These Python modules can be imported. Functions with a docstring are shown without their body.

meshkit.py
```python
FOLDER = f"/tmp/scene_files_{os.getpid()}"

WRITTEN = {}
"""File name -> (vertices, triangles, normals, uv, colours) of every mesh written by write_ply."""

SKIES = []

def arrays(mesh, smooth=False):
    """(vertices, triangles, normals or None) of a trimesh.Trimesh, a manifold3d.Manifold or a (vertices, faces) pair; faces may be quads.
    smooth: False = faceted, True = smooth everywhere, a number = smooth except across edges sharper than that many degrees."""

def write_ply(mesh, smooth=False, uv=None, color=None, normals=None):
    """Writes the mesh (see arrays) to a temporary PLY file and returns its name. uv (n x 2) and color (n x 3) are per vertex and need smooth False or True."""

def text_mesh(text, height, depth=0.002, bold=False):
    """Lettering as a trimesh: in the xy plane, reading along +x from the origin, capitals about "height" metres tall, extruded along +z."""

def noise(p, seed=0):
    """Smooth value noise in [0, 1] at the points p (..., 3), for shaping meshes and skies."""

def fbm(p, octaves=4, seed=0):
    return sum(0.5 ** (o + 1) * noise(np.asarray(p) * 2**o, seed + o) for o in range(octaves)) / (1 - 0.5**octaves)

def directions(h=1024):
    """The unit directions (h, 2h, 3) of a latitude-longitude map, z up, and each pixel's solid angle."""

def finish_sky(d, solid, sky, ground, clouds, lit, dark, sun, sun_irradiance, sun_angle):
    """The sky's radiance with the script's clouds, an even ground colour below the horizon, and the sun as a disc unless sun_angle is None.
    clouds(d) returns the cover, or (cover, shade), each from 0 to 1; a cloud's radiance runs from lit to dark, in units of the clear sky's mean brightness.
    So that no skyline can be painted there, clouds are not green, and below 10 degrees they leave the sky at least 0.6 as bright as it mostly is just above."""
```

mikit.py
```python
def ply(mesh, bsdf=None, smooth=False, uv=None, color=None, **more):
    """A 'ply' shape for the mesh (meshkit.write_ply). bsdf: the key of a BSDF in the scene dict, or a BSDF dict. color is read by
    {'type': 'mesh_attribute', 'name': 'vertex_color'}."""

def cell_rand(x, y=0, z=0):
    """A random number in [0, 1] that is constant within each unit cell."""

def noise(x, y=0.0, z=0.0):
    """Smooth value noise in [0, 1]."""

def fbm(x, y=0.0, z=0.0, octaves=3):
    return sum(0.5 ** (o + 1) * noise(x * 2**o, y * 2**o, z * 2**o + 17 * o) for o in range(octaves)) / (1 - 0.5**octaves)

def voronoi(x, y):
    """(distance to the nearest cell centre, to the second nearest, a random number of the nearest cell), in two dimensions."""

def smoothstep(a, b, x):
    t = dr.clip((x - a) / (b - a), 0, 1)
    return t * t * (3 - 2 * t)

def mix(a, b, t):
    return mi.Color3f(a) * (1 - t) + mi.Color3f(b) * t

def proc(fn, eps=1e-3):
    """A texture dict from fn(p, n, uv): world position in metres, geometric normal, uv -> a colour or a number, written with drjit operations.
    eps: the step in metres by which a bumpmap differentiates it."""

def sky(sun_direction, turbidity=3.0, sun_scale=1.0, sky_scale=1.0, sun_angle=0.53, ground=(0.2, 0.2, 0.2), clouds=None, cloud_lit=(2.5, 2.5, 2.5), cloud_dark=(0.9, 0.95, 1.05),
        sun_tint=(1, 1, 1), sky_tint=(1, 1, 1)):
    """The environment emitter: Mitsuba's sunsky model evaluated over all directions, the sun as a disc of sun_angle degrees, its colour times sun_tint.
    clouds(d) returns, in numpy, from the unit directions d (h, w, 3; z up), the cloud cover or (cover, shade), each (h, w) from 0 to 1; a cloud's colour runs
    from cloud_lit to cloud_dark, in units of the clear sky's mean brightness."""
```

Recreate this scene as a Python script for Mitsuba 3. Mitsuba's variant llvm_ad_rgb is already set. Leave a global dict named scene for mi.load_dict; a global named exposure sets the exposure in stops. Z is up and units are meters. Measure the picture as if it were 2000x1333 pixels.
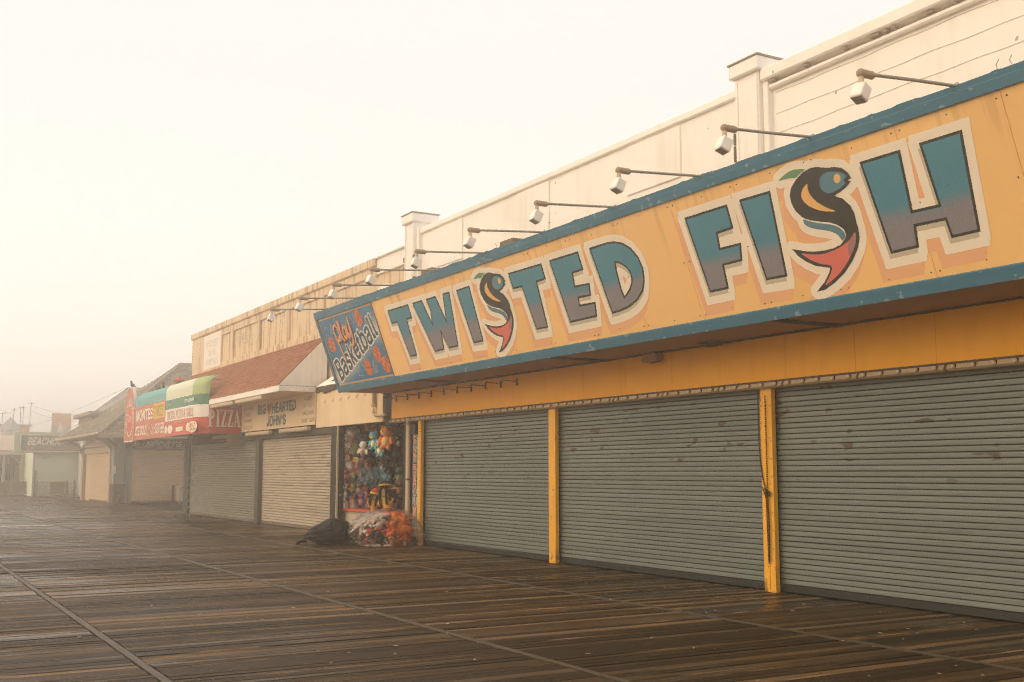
import math, random
import numpy as np, trimesh, drjit as dr, mitsuba as mi, mikit, meshkit
import manifold3d as m3
from shapely.geometry import Polygon, LineString, Point, MultiPolygon, box as sbox
from shapely.ops import unary_union
from shapely import affinity
from mikit import noise, fbm, cell_rand, smoothstep, mix, voronoi

T = mi.ScalarTransform4f
scene, labels = {}, {}
rng = np.random.default_rng(7)
random.seed(7)

# ---------------------------------------------------------------- camera, sky, exposure
YAW, PITCH = math.radians(-30.06), math.radians(6.755)
EYE = np.array([0.0, 0.0, 1.6])
FWD = np.array([math.cos(YAW) * math.cos(PITCH), math.sin(YAW) * math.cos(PITCH), math.sin(PITCH)])
scene['camera'] = {'type': 'perspective', 'fov': 2 * math.degrees(math.atan(1000 / 2161.0)), 'fov_axis': 'x', 'near_clip': 0.05, 'far_clip': 3000.0,
                   'to_world': T().look_at(origin=EYE.tolist(), target=(EYE + FWD).tolist(), up=[0, 0, 1]), 'medium': {'type': 'ref', 'id': 'fog_medium'}}

def fog_bank(d):                                # even fog overhead, a little thicker and duller towards the horizon
    n = meshkit.fbm(d * 2.2 + 11.0, 3, seed=3)
    shade = np.clip(0.75 - 2.2 * d[..., 2], 0, 0.75) + 0.12 * (n - 0.5)
    return np.ones(d.shape[:2]), np.clip(shade, 0, 1)

scene['sky'] = mikit.sky((0.15, 0.86, 0.52), turbidity=4, sun_scale=0.30, sun_angle=50, sky_scale=1.0, clouds=fog_bank,
                         cloud_lit=(2.68, 2.52, 2.36), cloud_dark=(3.72, 3.26, 2.76), sun_tint=(1.0, 0.95, 0.85), ground=(0.10, 0.085, 0.065))
exposure = 2.18

# the fog itself: one closed box round everything
scene['fog_medium'] = {'type': 'homogeneous', 'albedo': {'type': 'rgb', 'value': [0.981, 0.957, 0.916]}, 'sigma_t': 0.0098, 'phase': {'type': 'hg', 'g': 0.85}}
scene['fog_boundary'] = {'type': 'null'}
scene['haze'] = {'type': 'cube', 'to_world': T().translate([0, 0, 4.0]).scale([210, 210, 5.2]), 'bsdf': {'type': 'ref', 'id': 'fog_boundary'},
                 'interior': {'type': 'ref', 'id': 'fog_medium'}}
labels['haze'] = {'label': 'pale warm sea fog filling the whole boardwalk', 'category': 'fog', 'kind': 'stuff'}

# ---------------------------------------------------------------- helpers
def number(key):
    if key not in scene and key not in taken:
        return key
    i = 1
    while f'{key}_{i:03d}' in scene or f'{key}_{i:03d}' in taken:
        i += 1
    return f'{key}_{i:03d}'
taken = set()

def thing(name, label, cat, group=None, kind=None):
    k = number(name); taken.add(k)
    labels[k] = {'label': label, 'category': cat}
    if group: labels[k]['group'] = group
    if kind: labels[k]['kind'] = kind
    return k

def put(key, mesh, bsdf='paint', col=None, smooth=False, label=None, kind=None, uv=None):
    """one entry: key (numbered when taken), the mesh, a BSDF key, and for the 'paint' family a flat colour."""
    k = number(key)
    if isinstance(mesh, (list, tuple)) and not isinstance(mesh[0], np.ndarray):
        mesh = trimesh.util.concatenate(mesh)
    color = None
    if col is not None:
        n = len(mesh.vertices)
        color = np.tile(np.asarray(col, float), (n, 1)) if np.ndim(col) == 1 else np.asarray(col, float)
        if smooth not in (False, True):
            smooth = True
    scene[k] = mikit.ply(mesh, bsdf, smooth=smooth, color=color, uv=uv)
    if label or kind:
        labels.setdefault(k, {})
        if label: labels[k]['label'] = label
        if kind: labels[k]['kind'] = kind
    return k

def box(x0, x1, y0, y1, z0, z1):
    m = trimesh.creation.box(extents=[abs(x1 - x0), abs(y1 - y0), abs(z1 - z0)])
    m.apply_translation([(x0 + x1) / 2, (y0 + y1) / 2, (z0 + z1) / 2])
    return m

def bbox(x0, x1, y0, y1, z0, z1, b=0.012):
    """box with chamfered edges."""
    h = np.array([abs(x1 - x0), abs(y1 - y0), abs(z1 - z0)]) / 2
    b = min(b, h.min() * 0.6)
    pts = []
    for s in np.ndindex(2, 2, 2):
        sg = np.array(s) * 2 - 1
        for a in range(3):
            e = h.copy(); e[[i for i in range(3) if i != a]] -= b
            pts.append(sg * e)
    m = trimesh.convex.convex_hull(np.array(pts))
    m.apply_translation([(x0 + x1) / 2, (y0 + y1) / 2, (z0 + z1) / 2])
    return m

def obox(c, U, V, N, su, sv, sn):
    """box centred at c with axes U V N."""
    m = trimesh.creation.box(extents=[su, sv, sn])
    M = np.eye(4); M[:3, 0], M[:3, 1], M[:3, 2], M[:3, 3] = U, V, N, c
    m.apply_transform(M)
    return m

def frame_to(m, O, U, V, N):
    M = np.eye(4); M[:3, 0], M[:3, 1], M[:3, 2], M[:3, 3] = U, V, N, O
    m.apply_transform(M)
    return m

def polys(g):
    if g.is_empty: return []
    return [p for p in getattr(g, 'geoms', [g]) if p.geom_type == 'Polygon' and p.area > 1e-6]

def sheet(poly, O, U, V, N, lift=0.0, d=0.002):
    ms = [trimesh.creation.extrude_polygon(p, d, engine='earcut') for p in polys(poly)]
    m = trimesh.util.concatenate(ms)
    m.apply_translation([0, 0, lift])
    return frame_to(m, np.asarray(O, float), U, V, N)

def prof(pts, a0, a1, axis='x'):
    """closed profile extruded: axis x -> pts are (y,z); axis y -> pts are (x,z); axis z -> (x,y)."""
    p = Polygon(pts)
    m = trimesh.creation.extrude_polygon(p, a1 - a0, engine='earcut')
    v = m.vertices.copy()
    if axis == 'x': m.vertices = np.c_[v[:, 2] + a0, v[:, 0], v[:, 1]]
    elif axis == 'y':
        m.vertices = np.c_[v[:, 0], v[:, 2] + a0, v[:, 1]]; m.invert()
    else: m.vertices = np.c_[v[:, 0], v[:, 1], v[:, 2] + a0]
    m.fix_normals()
    return m

def tube(points, r, sides=10, cap=True):
    p = np.asarray(points, float)
    t = np.gradient(p, axis=0); t /= np.linalg.norm(t, axis=1, keepdims=True) + 1e-12
    ref = np.array([0, 0, 1.0]) if abs(t[:, 2]).mean() < 0.8 else np.array([1.0, 0, 0])
    a = np.cross(t, ref); a /= np.linalg.norm(a, axis=1, keepdims=True) + 1e-12
    b = np.cross(t, a); ang = np.arange(sides) * 2 * np.pi / sides
    rr = np.broadcast_to(r, (len(p),))
    v = p[:, None] + rr[:, None, None] * (np.cos(ang)[None, :, None] * a[:, None] + np.sin(ang)[None, :, None] * b[:, None])
    v = v.reshape(-1, 3); f = []
    n = len(p)
    for i in range(n - 1):
        for j in range(sides):
            k = (j + 1) % sides
            f += [[i * sides + j, i * sides + k, (i + 1) * sides + k], [i * sides + j, (i + 1) * sides + k, (i + 1) * sides + j]]
    if cap:
        v = np.vstack([v, p[0], p[-1]])
        for j in range(sides):
            k = (j + 1) % sides
            f += [[len(v) - 2, k, j], [len(v) - 1, (n - 1) * sides + j, (n - 1) * sides + k]]
    m = trimesh.Trimesh(v, f, process=False)
    m.fix_normals()
    return m

def ball(c, r, sub=2, fuzz=0.0, seed=0):
    """ellipsoid; r a number or three."""
    m = trimesh.creation.icosphere(subdivisions=sub)
    v = m.vertices.copy()
    if fuzz: v *= (1 + fuzz * (meshkit.noise(v * 4.0 + seed * 3.7, seed) - 0.5))[:, None]
    m.vertices = v * np.broadcast_to(r, 3) + np.asarray(c)
    return m

def text(s, O, U, V, N, w, h, bold=False, lift=0.0, shear=0.0, d=0.002):
    """lettering stretched into a w x h field of the plane."""
    m = meshkit.text_mesh(s, 1.0, depth=1.0, bold=bold)
    v = m.vertices.copy(); lo, hi = v.min(0), v.max(0)
    v = (v - lo) / (hi - lo)
    v[:, 0] = v[:, 0] * w + shear * (v[:, 1] - 0.5) * h
    v[:, 1] *= h; v[:, 2] = v[:, 2] * d + lift
    m.vertices = v
    return frame_to(m, np.asarray(O, float), U, V, N)

def text_poly(s, w, h, bold=False):
    """the lettering's outline as a shapely shape in a w x h field."""
    m = meshkit.text_mesh(s, 1.0, depth=1.0, bold=bold)
    v = m.vertices; lo, hi = v.min(0), v.max(0)
    top = m.faces[(v[m.faces][:, :, 2] > hi[2] - 1e-6).all(1)]
    q = (v - lo) / (hi - lo) * [w, h, 1]
    return unary_union([Polygon(q[t][:, :2]).buffer(1e-5) for t in top])

X_, Y_, Z_ = np.array([1.0, 0, 0]), np.array([0, 1.0, 0]), np.array([0, 0, 1.0])
FU, FV, FN = -X_, Z_, Y_              # plane of a facade seen from the deck: reads towards -x
EU, EV, EN = -Y_, Z_, -X_             # plane of a wall that faces up the boardwalk

# ---------------------------------------------------------------- materials
def rgb(c): return {'type': 'rgb', 'value': list(map(float, c))}
def principled(color, rough=0.6, spec=0.4, **k):
    return {'type': 'twosided', 'b': {'type': 'principled', 'base_color': color if isinstance(color, dict) else rgb(color), 'roughness': rough, 'specular': spec, **k}}
vcol = {'type': 'mesh_attribute', 'name': 'vertex_color'}
scene['paint'] = principled(vcol, 0.55, 0.35)
scene['matt'] = principled(vcol, 0.85, 0.2)
scene['gloss'] = principled(vcol, 0.28, 0.5)
scene['plush'] = principled(vcol, 0.95, 0.1, sheen=0.6)
scene['metal'] = principled((0.33, 0.30, 0.25), 0.45, 0.5, metallic=0.6)
scene['clear_film'] = {'type': 'thindielectric', 'int_ior': 1.5}
scene['black_film'] = principled((0.006, 0.0065, 0.0055), 0.42, 0.25)

PITCH_PLANK = 0.14
def deck_color(p, n, uv):
    i = dr.floor(p.x / PITCH_PLANK); fx = p.x / PITCH_PLANK - i
    bay = dr.floor((p.y + 8.22) / 3.06)
    r = cell_rand(i, bay, 5); r2 = cell_rand(i, bay, 9)
    tone = mix((0.014, 0.008, 0.003), (0.062, 0.035, 0.0125), r * r)
    tone = dr.select(r2 > 0.88, mix((0.13, 0.083, 0.041), (0.075, 0.044, 0.019), r), tone)
    grain = fbm(p.x * 95 + 31 * r, p.y * 2.3, i, 3)
    fine = fbm(p.x * 210 + 11 * r, p.y * 4.0, i + 3, 2)
    tone = tone * (0.40 + 0.75 * grain + 0.50 * fine)
    dirt = fbm(p.x * 0.55, p.y * 0.55, 3.0, 3)
    tone = tone * (0.55 + 0.85 * dirt)
    edge = dr.minimum(fx, 1 - fx)
    along = noise(p.y * 0.9 + 17 * r, i * 7.3, 1.0) * 0.75 + 0.35 * r2
    worn = smoothstep(0.15, 0.04, edge + 0.10 * noise(p.x * 60, p.y * 5.0, i) - 0.02) * smoothstep(0.60, 0.82, along) * (0.25 + 0.75 * cell_rand(i, bay, 21))
    split = smoothstep(0.72, 0.86, fbm(p.x * 130, p.y * 0.8, i * 1.7, 2)) * smoothstep(0.45, 0.7, noise(p.y * 0.7, i * 3.1, 4.0))
    c = mix(tone, (0.46, 0.28, 0.125), worn * 0.9)
    return mix(c, (0.34, 0.215, 0.105), split * 0.5)
def deck_rough(p, n, uv):
    i = dr.floor(p.x / PITCH_PLANK); bay = dr.floor((p.y + 8.22) / 3.06)
    wet = fbm(p.x * 1.5, p.y * 0.5, 8.0, 3) * 0.7 + 0.3 * cell_rand(i, bay, 14)
    film = smoothstep(20.0, 38.0, p.x + 10.0 * (fbm(p.x * 0.16, p.y * 0.35, 2.0, 2) - 0.5)) * 0.17
    return 0.56 - 0.24 * smoothstep(0.50, 0.72, wet) - film * 1.3
scene['deck_wood'] = principled(mikit.proc(deck_color), mikit.proc(deck_rough), 0.20, spec_tint=0.7)
def seam_color(p, n, uv):
    g = fbm(p.x * 2.5, p.y * 120, 0.0, 3)
    return mix((0.026, 0.019, 0.011), (0.090, 0.062, 0.035), g)
scene['seam_wood'] = principled(mikit.proc(seam_color), 0.5, 0.4)

def white_color(p, n, uv):
    g = fbm(p.x * 1.3, p.z * 0.8, p.y, 3)
    streak = fbm(p.x * 9, p.z * 0.7, 2.0, 3)
    chip = smoothstep(0.86, 0.88, fbm(p.x * 5.0, p.z * 7.0, 5.0, 3))
    c = mix((0.86, 0.815, 0.745), (0.79, 0.73, 0.64), smoothstep(0.45, 0.8, g * 0.6 + streak * 0.4))
    return mix(c, (0.22, 0.16, 0.10), chip * 0.7)
scene['white_wall'] = principled(mikit.proc(white_color), 0.6, 0.3)

def cream_color(p, n, uv):
    streak = fbm(p.x * 11, p.z * 0.55, 1.0, 3)
    patch = fbm(p.x * 0.9, p.z * 1.3, 4.0, 3)
    spot = fbm(p.x * 16, p.z * 9.0, 9.0, 3)
    c = mix((0.63, 0.475, 0.285), (0.70, 0.56, 0.38), patch)
    c = mix(c, (0.40, 0.27, 0.13), smoothstep(0.48, 0.76, streak * 0.75 + 0.3 * patch) * 0.75)
    return mix(c, (0.20, 0.135, 0.065), smoothstep(0.64, 0.82, spot * 0.6 + patch * 0.45) * 0.5)
scene['cream_stained'] = principled(mikit.proc(cream_color), 0.75, 0.25)
def clean_cream(p, n, uv):
    g = fbm(p.x * 1.7, p.z * 2.2, 6.0, 3); s = fbm(p.x * 7, p.z * 1.0, 3.0, 3)
    return mix((0.77, 0.585, 0.365), (0.71, 0.52, 0.305), smoothstep(0.35, 0.9, 0.7 * g + 0.3 * s))
scene['cream_plain'] = principled(mikit.proc(clean_cream), 0.6, 0.3)

def yellow_color(p, n, uv):
    g = fbm(p.x * 0.9, p.z * 1.6, 2.0, 3); s = fbm(p.x * 8, p.z * 1.2, 7.0, 3)
    c = mix((0.90, 0.410, 0.014), (0.82, 0.350, 0.010), g)
    seam = smoothstep(0.006, 0.002, dr.abs(p.x / 2.44 - dr.floor(p.x / 2.44) - 0.5) * 2.44)
    c = c * (1 - 0.25 * seam)
    return c * (1.0 - 0.04 * smoothstep(0.5, 0.85, s))
scene['yellow_wall'] = principled(mikit.proc(yellow_color), 0.5, 0.35)
def post_color(p, n, uv):
    g = fbm(p.x * 6, p.z * 2.0, 4.0, 3)
    c = mix((0.84, 0.43, 0.035), (0.74, 0.35, 0.028), g)
    chip = smoothstep(0.70, 0.76, fbm(p.x * 30, p.z * 18, p.y * 30, 3))
    scuff = smoothstep(0.42, 0.62, fbm(p.x * 14, p.z * 7.0, 2.0, 3)) * smoothstep(0.32, 0.0, p.z)
    return mix(mix(c, (0.24, 0.13, 0.05), chip * 0.7), (0.10, 0.07, 0.04), scuff * 0.75)
scene['yellow_post'] = principled(mikit.proc(post_color), 0.42, 0.4)

def orange_color(p, n, uv):
    i = dr.floor((24.4 - p.x + 0.3) / 1.225)
    g = fbm(p.x * 1.1, p.z * 1.4, 1.0, 3)
    c = mix((0.91, 0.565, 0.225), (0.88, 0.525, 0.195), g) * (0.955 + 0.075 * cell_rand(i, 3, 1))
    drip = smoothstep(0.52, 0.80, fbm(p.x * 10, p.z * 0.8, 5.0, 3)) * smoothstep(4.2, 5.15, p.z)
    fade = smoothstep(0.45, 0.7, fbm(p.x * 0.5, p.z * 0.9, 9.0, 3))
    return mix(c * (1 - 0.16 * drip), (0.90, 0.62, 0.33), fade * 0.25)
scene['orange_panel'] = principled(mikit.proc(orange_color), 0.42, 0.4)

def teal_color(p, n, uv):
    g = fbm(p.x * 3.0, p.z * 4, p.y * 4, 3)
    flake = smoothstep(0.70, 0.73, fbm(p.x * 11, p.z * 16, p.y * 16, 3))
    c = mix((0.034, 0.145, 0.225), (0.046, 0.175, 0.262), g)
    return mix(c, (0.22, 0.33, 0.36), flake * 0.75)
scene['teal_trim'] = principled(mikit.proc(teal_color), 0.45, 0.4)

def letter_color(p, n, uv):                     # airbrushed letters: blue above, mauve below
    v = (p.z - 3.44) / 0.938
    u = 24.4 - p.x
    t = smoothstep(0.80, 1.02, v + 0.04 * noise(u * 2.0, 1.0) + 0.0)
    speck = 0.9 + 0.2 * noise(p.x * 120, p.z * 120, 0.0)
    c = mix((0.215, 0.205, 0.235), (0.058, 0.225, 0.310), t)
    return c * speck
scene['letter_fill'] = principled(mikit.proc(letter_color), 0.45, 0.35)

def shutter_color(p, n, uv):
    g = fbm(p.x * 0.8, p.z * 1.5, 3.0, 3)
    sl = dr.floor((p.z - 0.11) / 0.0715)
    c = mix((0.138, 0.164, 0.149), (0.178, 0.200, 0.180), g) * (0.92 + 0.16 * cell_rand(sl, dr.floor(p.x / 5.6), 2))
    rust = smoothstep(0.75, 0.82, fbm(p.x * 3.3, p.z * 10.0, 6.0, 3)) * smoothstep(1.2, 1.8, p.z)
    c = mix(c, (0.085, 0.042, 0.026), rust * 0.8)
    scuff = smoothstep(0.66, 0.74, fbm(p.x * 1.3, p.z * 40, 2.0, 3))
    return mix(c, (0.09, 0.10, 0.085), scuff * 0.3)
scene['shutter_metal'] = principled(mikit.proc(shutter_color), 0.42, 0.45, metallic=0.15)
def shutter2_color(p, n, uv):
    g = fbm(p.x * 0.9, p.z * 1.7, 13.0, 3)
    right = smoothstep(34.5, 34.4, p.x)
    c = mix(mix((0.220, 0.214, 0.165), (0.265, 0.252, 0.195), g), mix((0.43, 0.368, 0.285), (0.49, 0.415, 0.32), g), right)
    dirt = smoothstep(0.62, 0.74, fbm(p.x * 1.8, p.z * 9.0, 1.0, 3))
    return mix(c, (0.14, 0.12, 0.09), dirt * 0.3)
scene['shutter_beige'] = principled(mikit.proc(shutter2_color), 0.5, 0.4)
scene['shutter_tan'] = principled((0.60, 0.45, 0.28), 0.55, 0.35)

def shingle_color(p, n, uv):
    r = cell_rand(dr.floor(p.x / 0.22), dr.floor(p.z / 0.102), 2)
    g = fbm(p.x * 4, p.z * 4, p.y, 3)
    return mix((0.23, 0.083, 0.032), (0.35, 0.138, 0.060), 0.5 * r + 0.5 * g) * (0.85 + 0.3 * noise(p.x * 60, p.y * 60, p.z * 60))
scene['brown_shingle'] = principled(mikit.proc(shingle_color), 0.8, 0.25)
def far_shingle(p, n, uv):
    r = cell_rand(dr.floor(p.x / 0.33), dr.floor(p.z / 0.12), dr.floor(p.y / 0.33))
    return mix((0.15, 0.122, 0.078), (0.25, 0.205, 0.138), r)
scene['grey_shingle'] = principled(mikit.proc(far_shingle), 0.85, 0.2)

def court_color(p, n, uv):                      # printed panel: blue, a pale band across the middle
    u = 24.4 - p.x; v = (p.z - 3.44) / 0.938
    s = v - 0.30 * (u - 1.7) - 0.78 + 0.12 * (noise(u * 2.2, v * 2.2, 3.0) - 0.5)
    band = dr.exp(-dr.square(s / 0.20))
    c = mix((0.028, 0.120, 0.245), (0.040, 0.195, 0.36), fbm(u * 2, v * 2, 1.0, 3))
    return mix(c, (0.60, 0.58, 0.52), band * 0.85)
scene['court_print'] = principled(mikit.proc(court_color), 0.4, 0.4)

# ---------------------------------------------------------------- boardwalk, sand
def flat(x0, x1, y0, y1, z):
    return trimesh.Trimesh([[x0, y0, z], [x1, y0, z], [x1, y1, z], [x0, y1, z]], [[0, 1, 2], [0, 2, 3]], process=False)
put('sand', flat(-205, 205, -205, 205, -0.75), 'matt', (0.30, 0.22, 0.14)); labels['sand'] = {'label': 'flat sand stretching away under and beyond the boardwalk', 'category': 'sand', 'kind': 'structure'}
thing('boardwalk', 'wide wet brown plank boardwalk in front of the shuttered shops', 'boardwalk', kind='structure')
put('boardwalk__joist_bed', box(-8, 160, -26, 4.3, -0.6, -0.062), 'matt', (0.020, 0.015, 0.010))
bays = [(-11.30, -8.267), (-8.173, -5.177), (-5.083, -2.137), (-2.043, 0.923), (1.017, 4.0)]
cube_f = trimesh.creation.box().faces
def plank_mesh(x, y0, y1, r):
    """one board, a little cupped, tilted and uneven."""
    a = x + 0.0035; b = x + PITCH_PLANK - 0.0035
    dz = r.normal(0, 0.0016); t = r.normal(0, 0.0022); e = r.normal(0, 0.0015)
    prof_ = [(a, dz - t - 0.006), (a + 0.008, dz - t), (b - 0.008, dz + t), (b, dz + t - 0.006), (b, -0.05), (a, -0.05)]
    v = np.array([[px, yy, pz + s * e] for yy, s in ((y0, -1), (y1, 1)) for px, pz in prof_])
    f = []
    for i in range(6):
        j = (i + 1) % 6
        f += [[i, j, 6 + j], [i, 6 + j, 6 + i]]
    for i in range(1, 5):
        f += [[0, i + 1, i], [6, 6 + i, 6 + i + 1]]
    return v, np.array(f)
cand = []
for bi, (y0, y1) in enumerate(bays):
    for k in range(int(-6 / PITCH_PLANK), int(155 / PITCH_PLANK)):
        x = k * PITCH_PLANK
        yc = np.clip(-0.62 * x, y0, y1); az = math.degrees(math.atan2((y0 + y1) / 2, max(x, 0.1)))
        d = math.hypot(x, yc)
        seen = x > 5.6 and -0.095 * x > y0 and -1.45 * x < y1 and d > 7.3
        cand.append((d if seen else 1e3 + d, x, y0, y1))
cand.sort()
vs, fs, n = [], [], 0
for q, (d, x, y0, y1) in enumerate(cand):
    v, f = plank_mesh(x, y0 + rng.uniform(0, 0.012), y1 - rng.uniform(0, 0.012), rng)
    if q < 300:
        put('boardwalk__plank', trimesh.Trimesh(v, f, process=False), 'deck_wood')
    elif abs(x) < 160:
        vs.append(v); fs.append(f + n); n += len(v)
put('boardwalk__plank_field', trimesh.Trimesh(np.vstack(vs), np.vstack(fs), process=False), 'deck_wood', kind='stuff')
for y in (-8.22, -5.13, -2.09, 0.97):
    x = -6.0
    ms = []
    while x < 150:
        L = 4.9
        if -8.4 < y < 0.5 and 4 < x < 32:
            put('boardwalk__seam_board', bbox(x + 0.004, x + L - 0.004, y - 0.036, y + 0.036, -0.05, 0.006 + rng.uniform(0, 0.004), 0.006), 'seam_wood')
        else: ms.append(box(x + 0.004, x + L - 0.004, y - 0.036, y + 0.036, -0.05, 0.007))
        x += L
    put('boardwalk__seam_field', ms, 'seam_wood', kind='stuff')
# leaf bits and splinters lying about
ms, cs = [], []
for i in range(260):
    x = 5.5 + 22 * rng.random() ** 1.6; y = -0.12 * x - rng.random() * min(10.2, 1.2 * x)
    if y < -10.3: continue
    l, w = rng.uniform(0.010, 0.05), rng.uniform(0.006, 0.016)
    t = rng.uniform(0, 6)
    m = obox([x, y, 0.010], [math.cos(t), math.sin(t), 0], [-math.sin(t), math.cos(t), 0], [0, 0, 1], l, w, 0.004)
    ms.append(m); c = [(0.30, 0.20, 0.11), (0.07, 0.05, 0.03), (0.42, 0.36, 0.28)][rng.integers(3)]
    cs.append(np.tile(c, (len(m.vertices), 1)))
put('litter', ms, 'matt', np.vstack(cs)); labels['litter'] = {'label': 'small splinters and scraps of litter scattered over the planks', 'category': 'litter', 'kind': 'stuff'}

# ---------------------------------------------------------------- the arcade building
B = thing('arcade_building', 'white arcade building with yellow fascia and grey green roller shutters, all down', 'building')
put(B + '__parapet', box(-14, 23.3, -20, -10.9, 3.2, 7.12), 'white_wall')
put(B + '__wall', box(-14, 24.0, -20, -10.92, -0.3, 3.2), 'matt', (0.03, 0.03, 0.028))
put(B + '__side_wall', box(23.3, 23.98, -20, -11.35, 3.2, 7.10), 'white_wall')
# cornice left of the big pillar, and the peeling double moulding right of it
put(B + '__cornice', bbox(12.0, 23.1, -11.2, -10.84, 7.12, 7.25, 0.02), 'white_wall')
k = put(B + '__cornice', bbox(-14, 11.48, -11.2, -10.74, 7.16, 7.34, 0.02), 'white_wall', label='peeling cornice with dark rotten underside')
put(k + '__moulding', bbox(-14, 11.48, -11.0, -10.82, 7.03, 7.10, 0.02), 'white_wall')
ms = []
for i in range(46):
    x = -2 + 13.4 * rng.random(); l = rng.uniform(0.03, 0.16)
    ms.append(bbox(x, x + l, -10.86, -10.80 + rng.uniform(0, .03), 7.11 + rng.uniform(0, 0.012), 7.135 + rng.uniform(0, .025), 0.008))
put(k + '__rot', ms, 'matt', (0.36, 0.28, 0.20), kind='stuff')
for (x0, x1, zt) in ((11.49, 11.99, 7.33), (23.12, 23.62, 7.42)):
    k = put(B + '__pillar', bbox(x0, x1, -11.3, -10.73, 3.3, zt, 0.012), 'white_wall')
    put(k + '__cap', bbox(x0 - 0.06, x1 + 0.06, -11.36, -10.66, zt, zt + 0.21, 0.02), 'white_wall')
    put(k + '__cap_edge', bbox(x0 - 0.075, x1 + 0.075, -11.38, -10.645, zt + 0.21, zt + 0.235, 0.006), 'matt', (0.33, 0.27, 0.19))
    put(k + '__side_board', bbox(x0 - 0.11, x0 - 0.003, -11.0, -10.80, 3.3, zt - 0.12, 0.01), 'white_wall')
    put(k + '__edge_board', bbox(x0 + 0.02, x0 + 0.07, -10.73, -10.715, 3.4, zt - 0.02, 0.004), 'white_wall')
    put(k + '__edge_board', bbox(x1 - 0.07, x1 - 0.02, -10.73, -10.715, 3.4, zt - 0.02, 0.004), 'white_wall')
ms = []
for i in range(20):                              # flaked paint at the pillars' flanks
    xs = (23.10, 23.63, 12.0)[i % 3]; z = rng.uniform(5.4, 6.6)
    ms.append(bbox(xs - .015, xs + .015, -10.78, -10.70, z, z + rng.uniform(0.02, 0.20), 0.005))
put(B + '__pillar_flaking', ms, 'matt', (0.16, 0.115, 0.07), kind='stuff')
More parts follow.
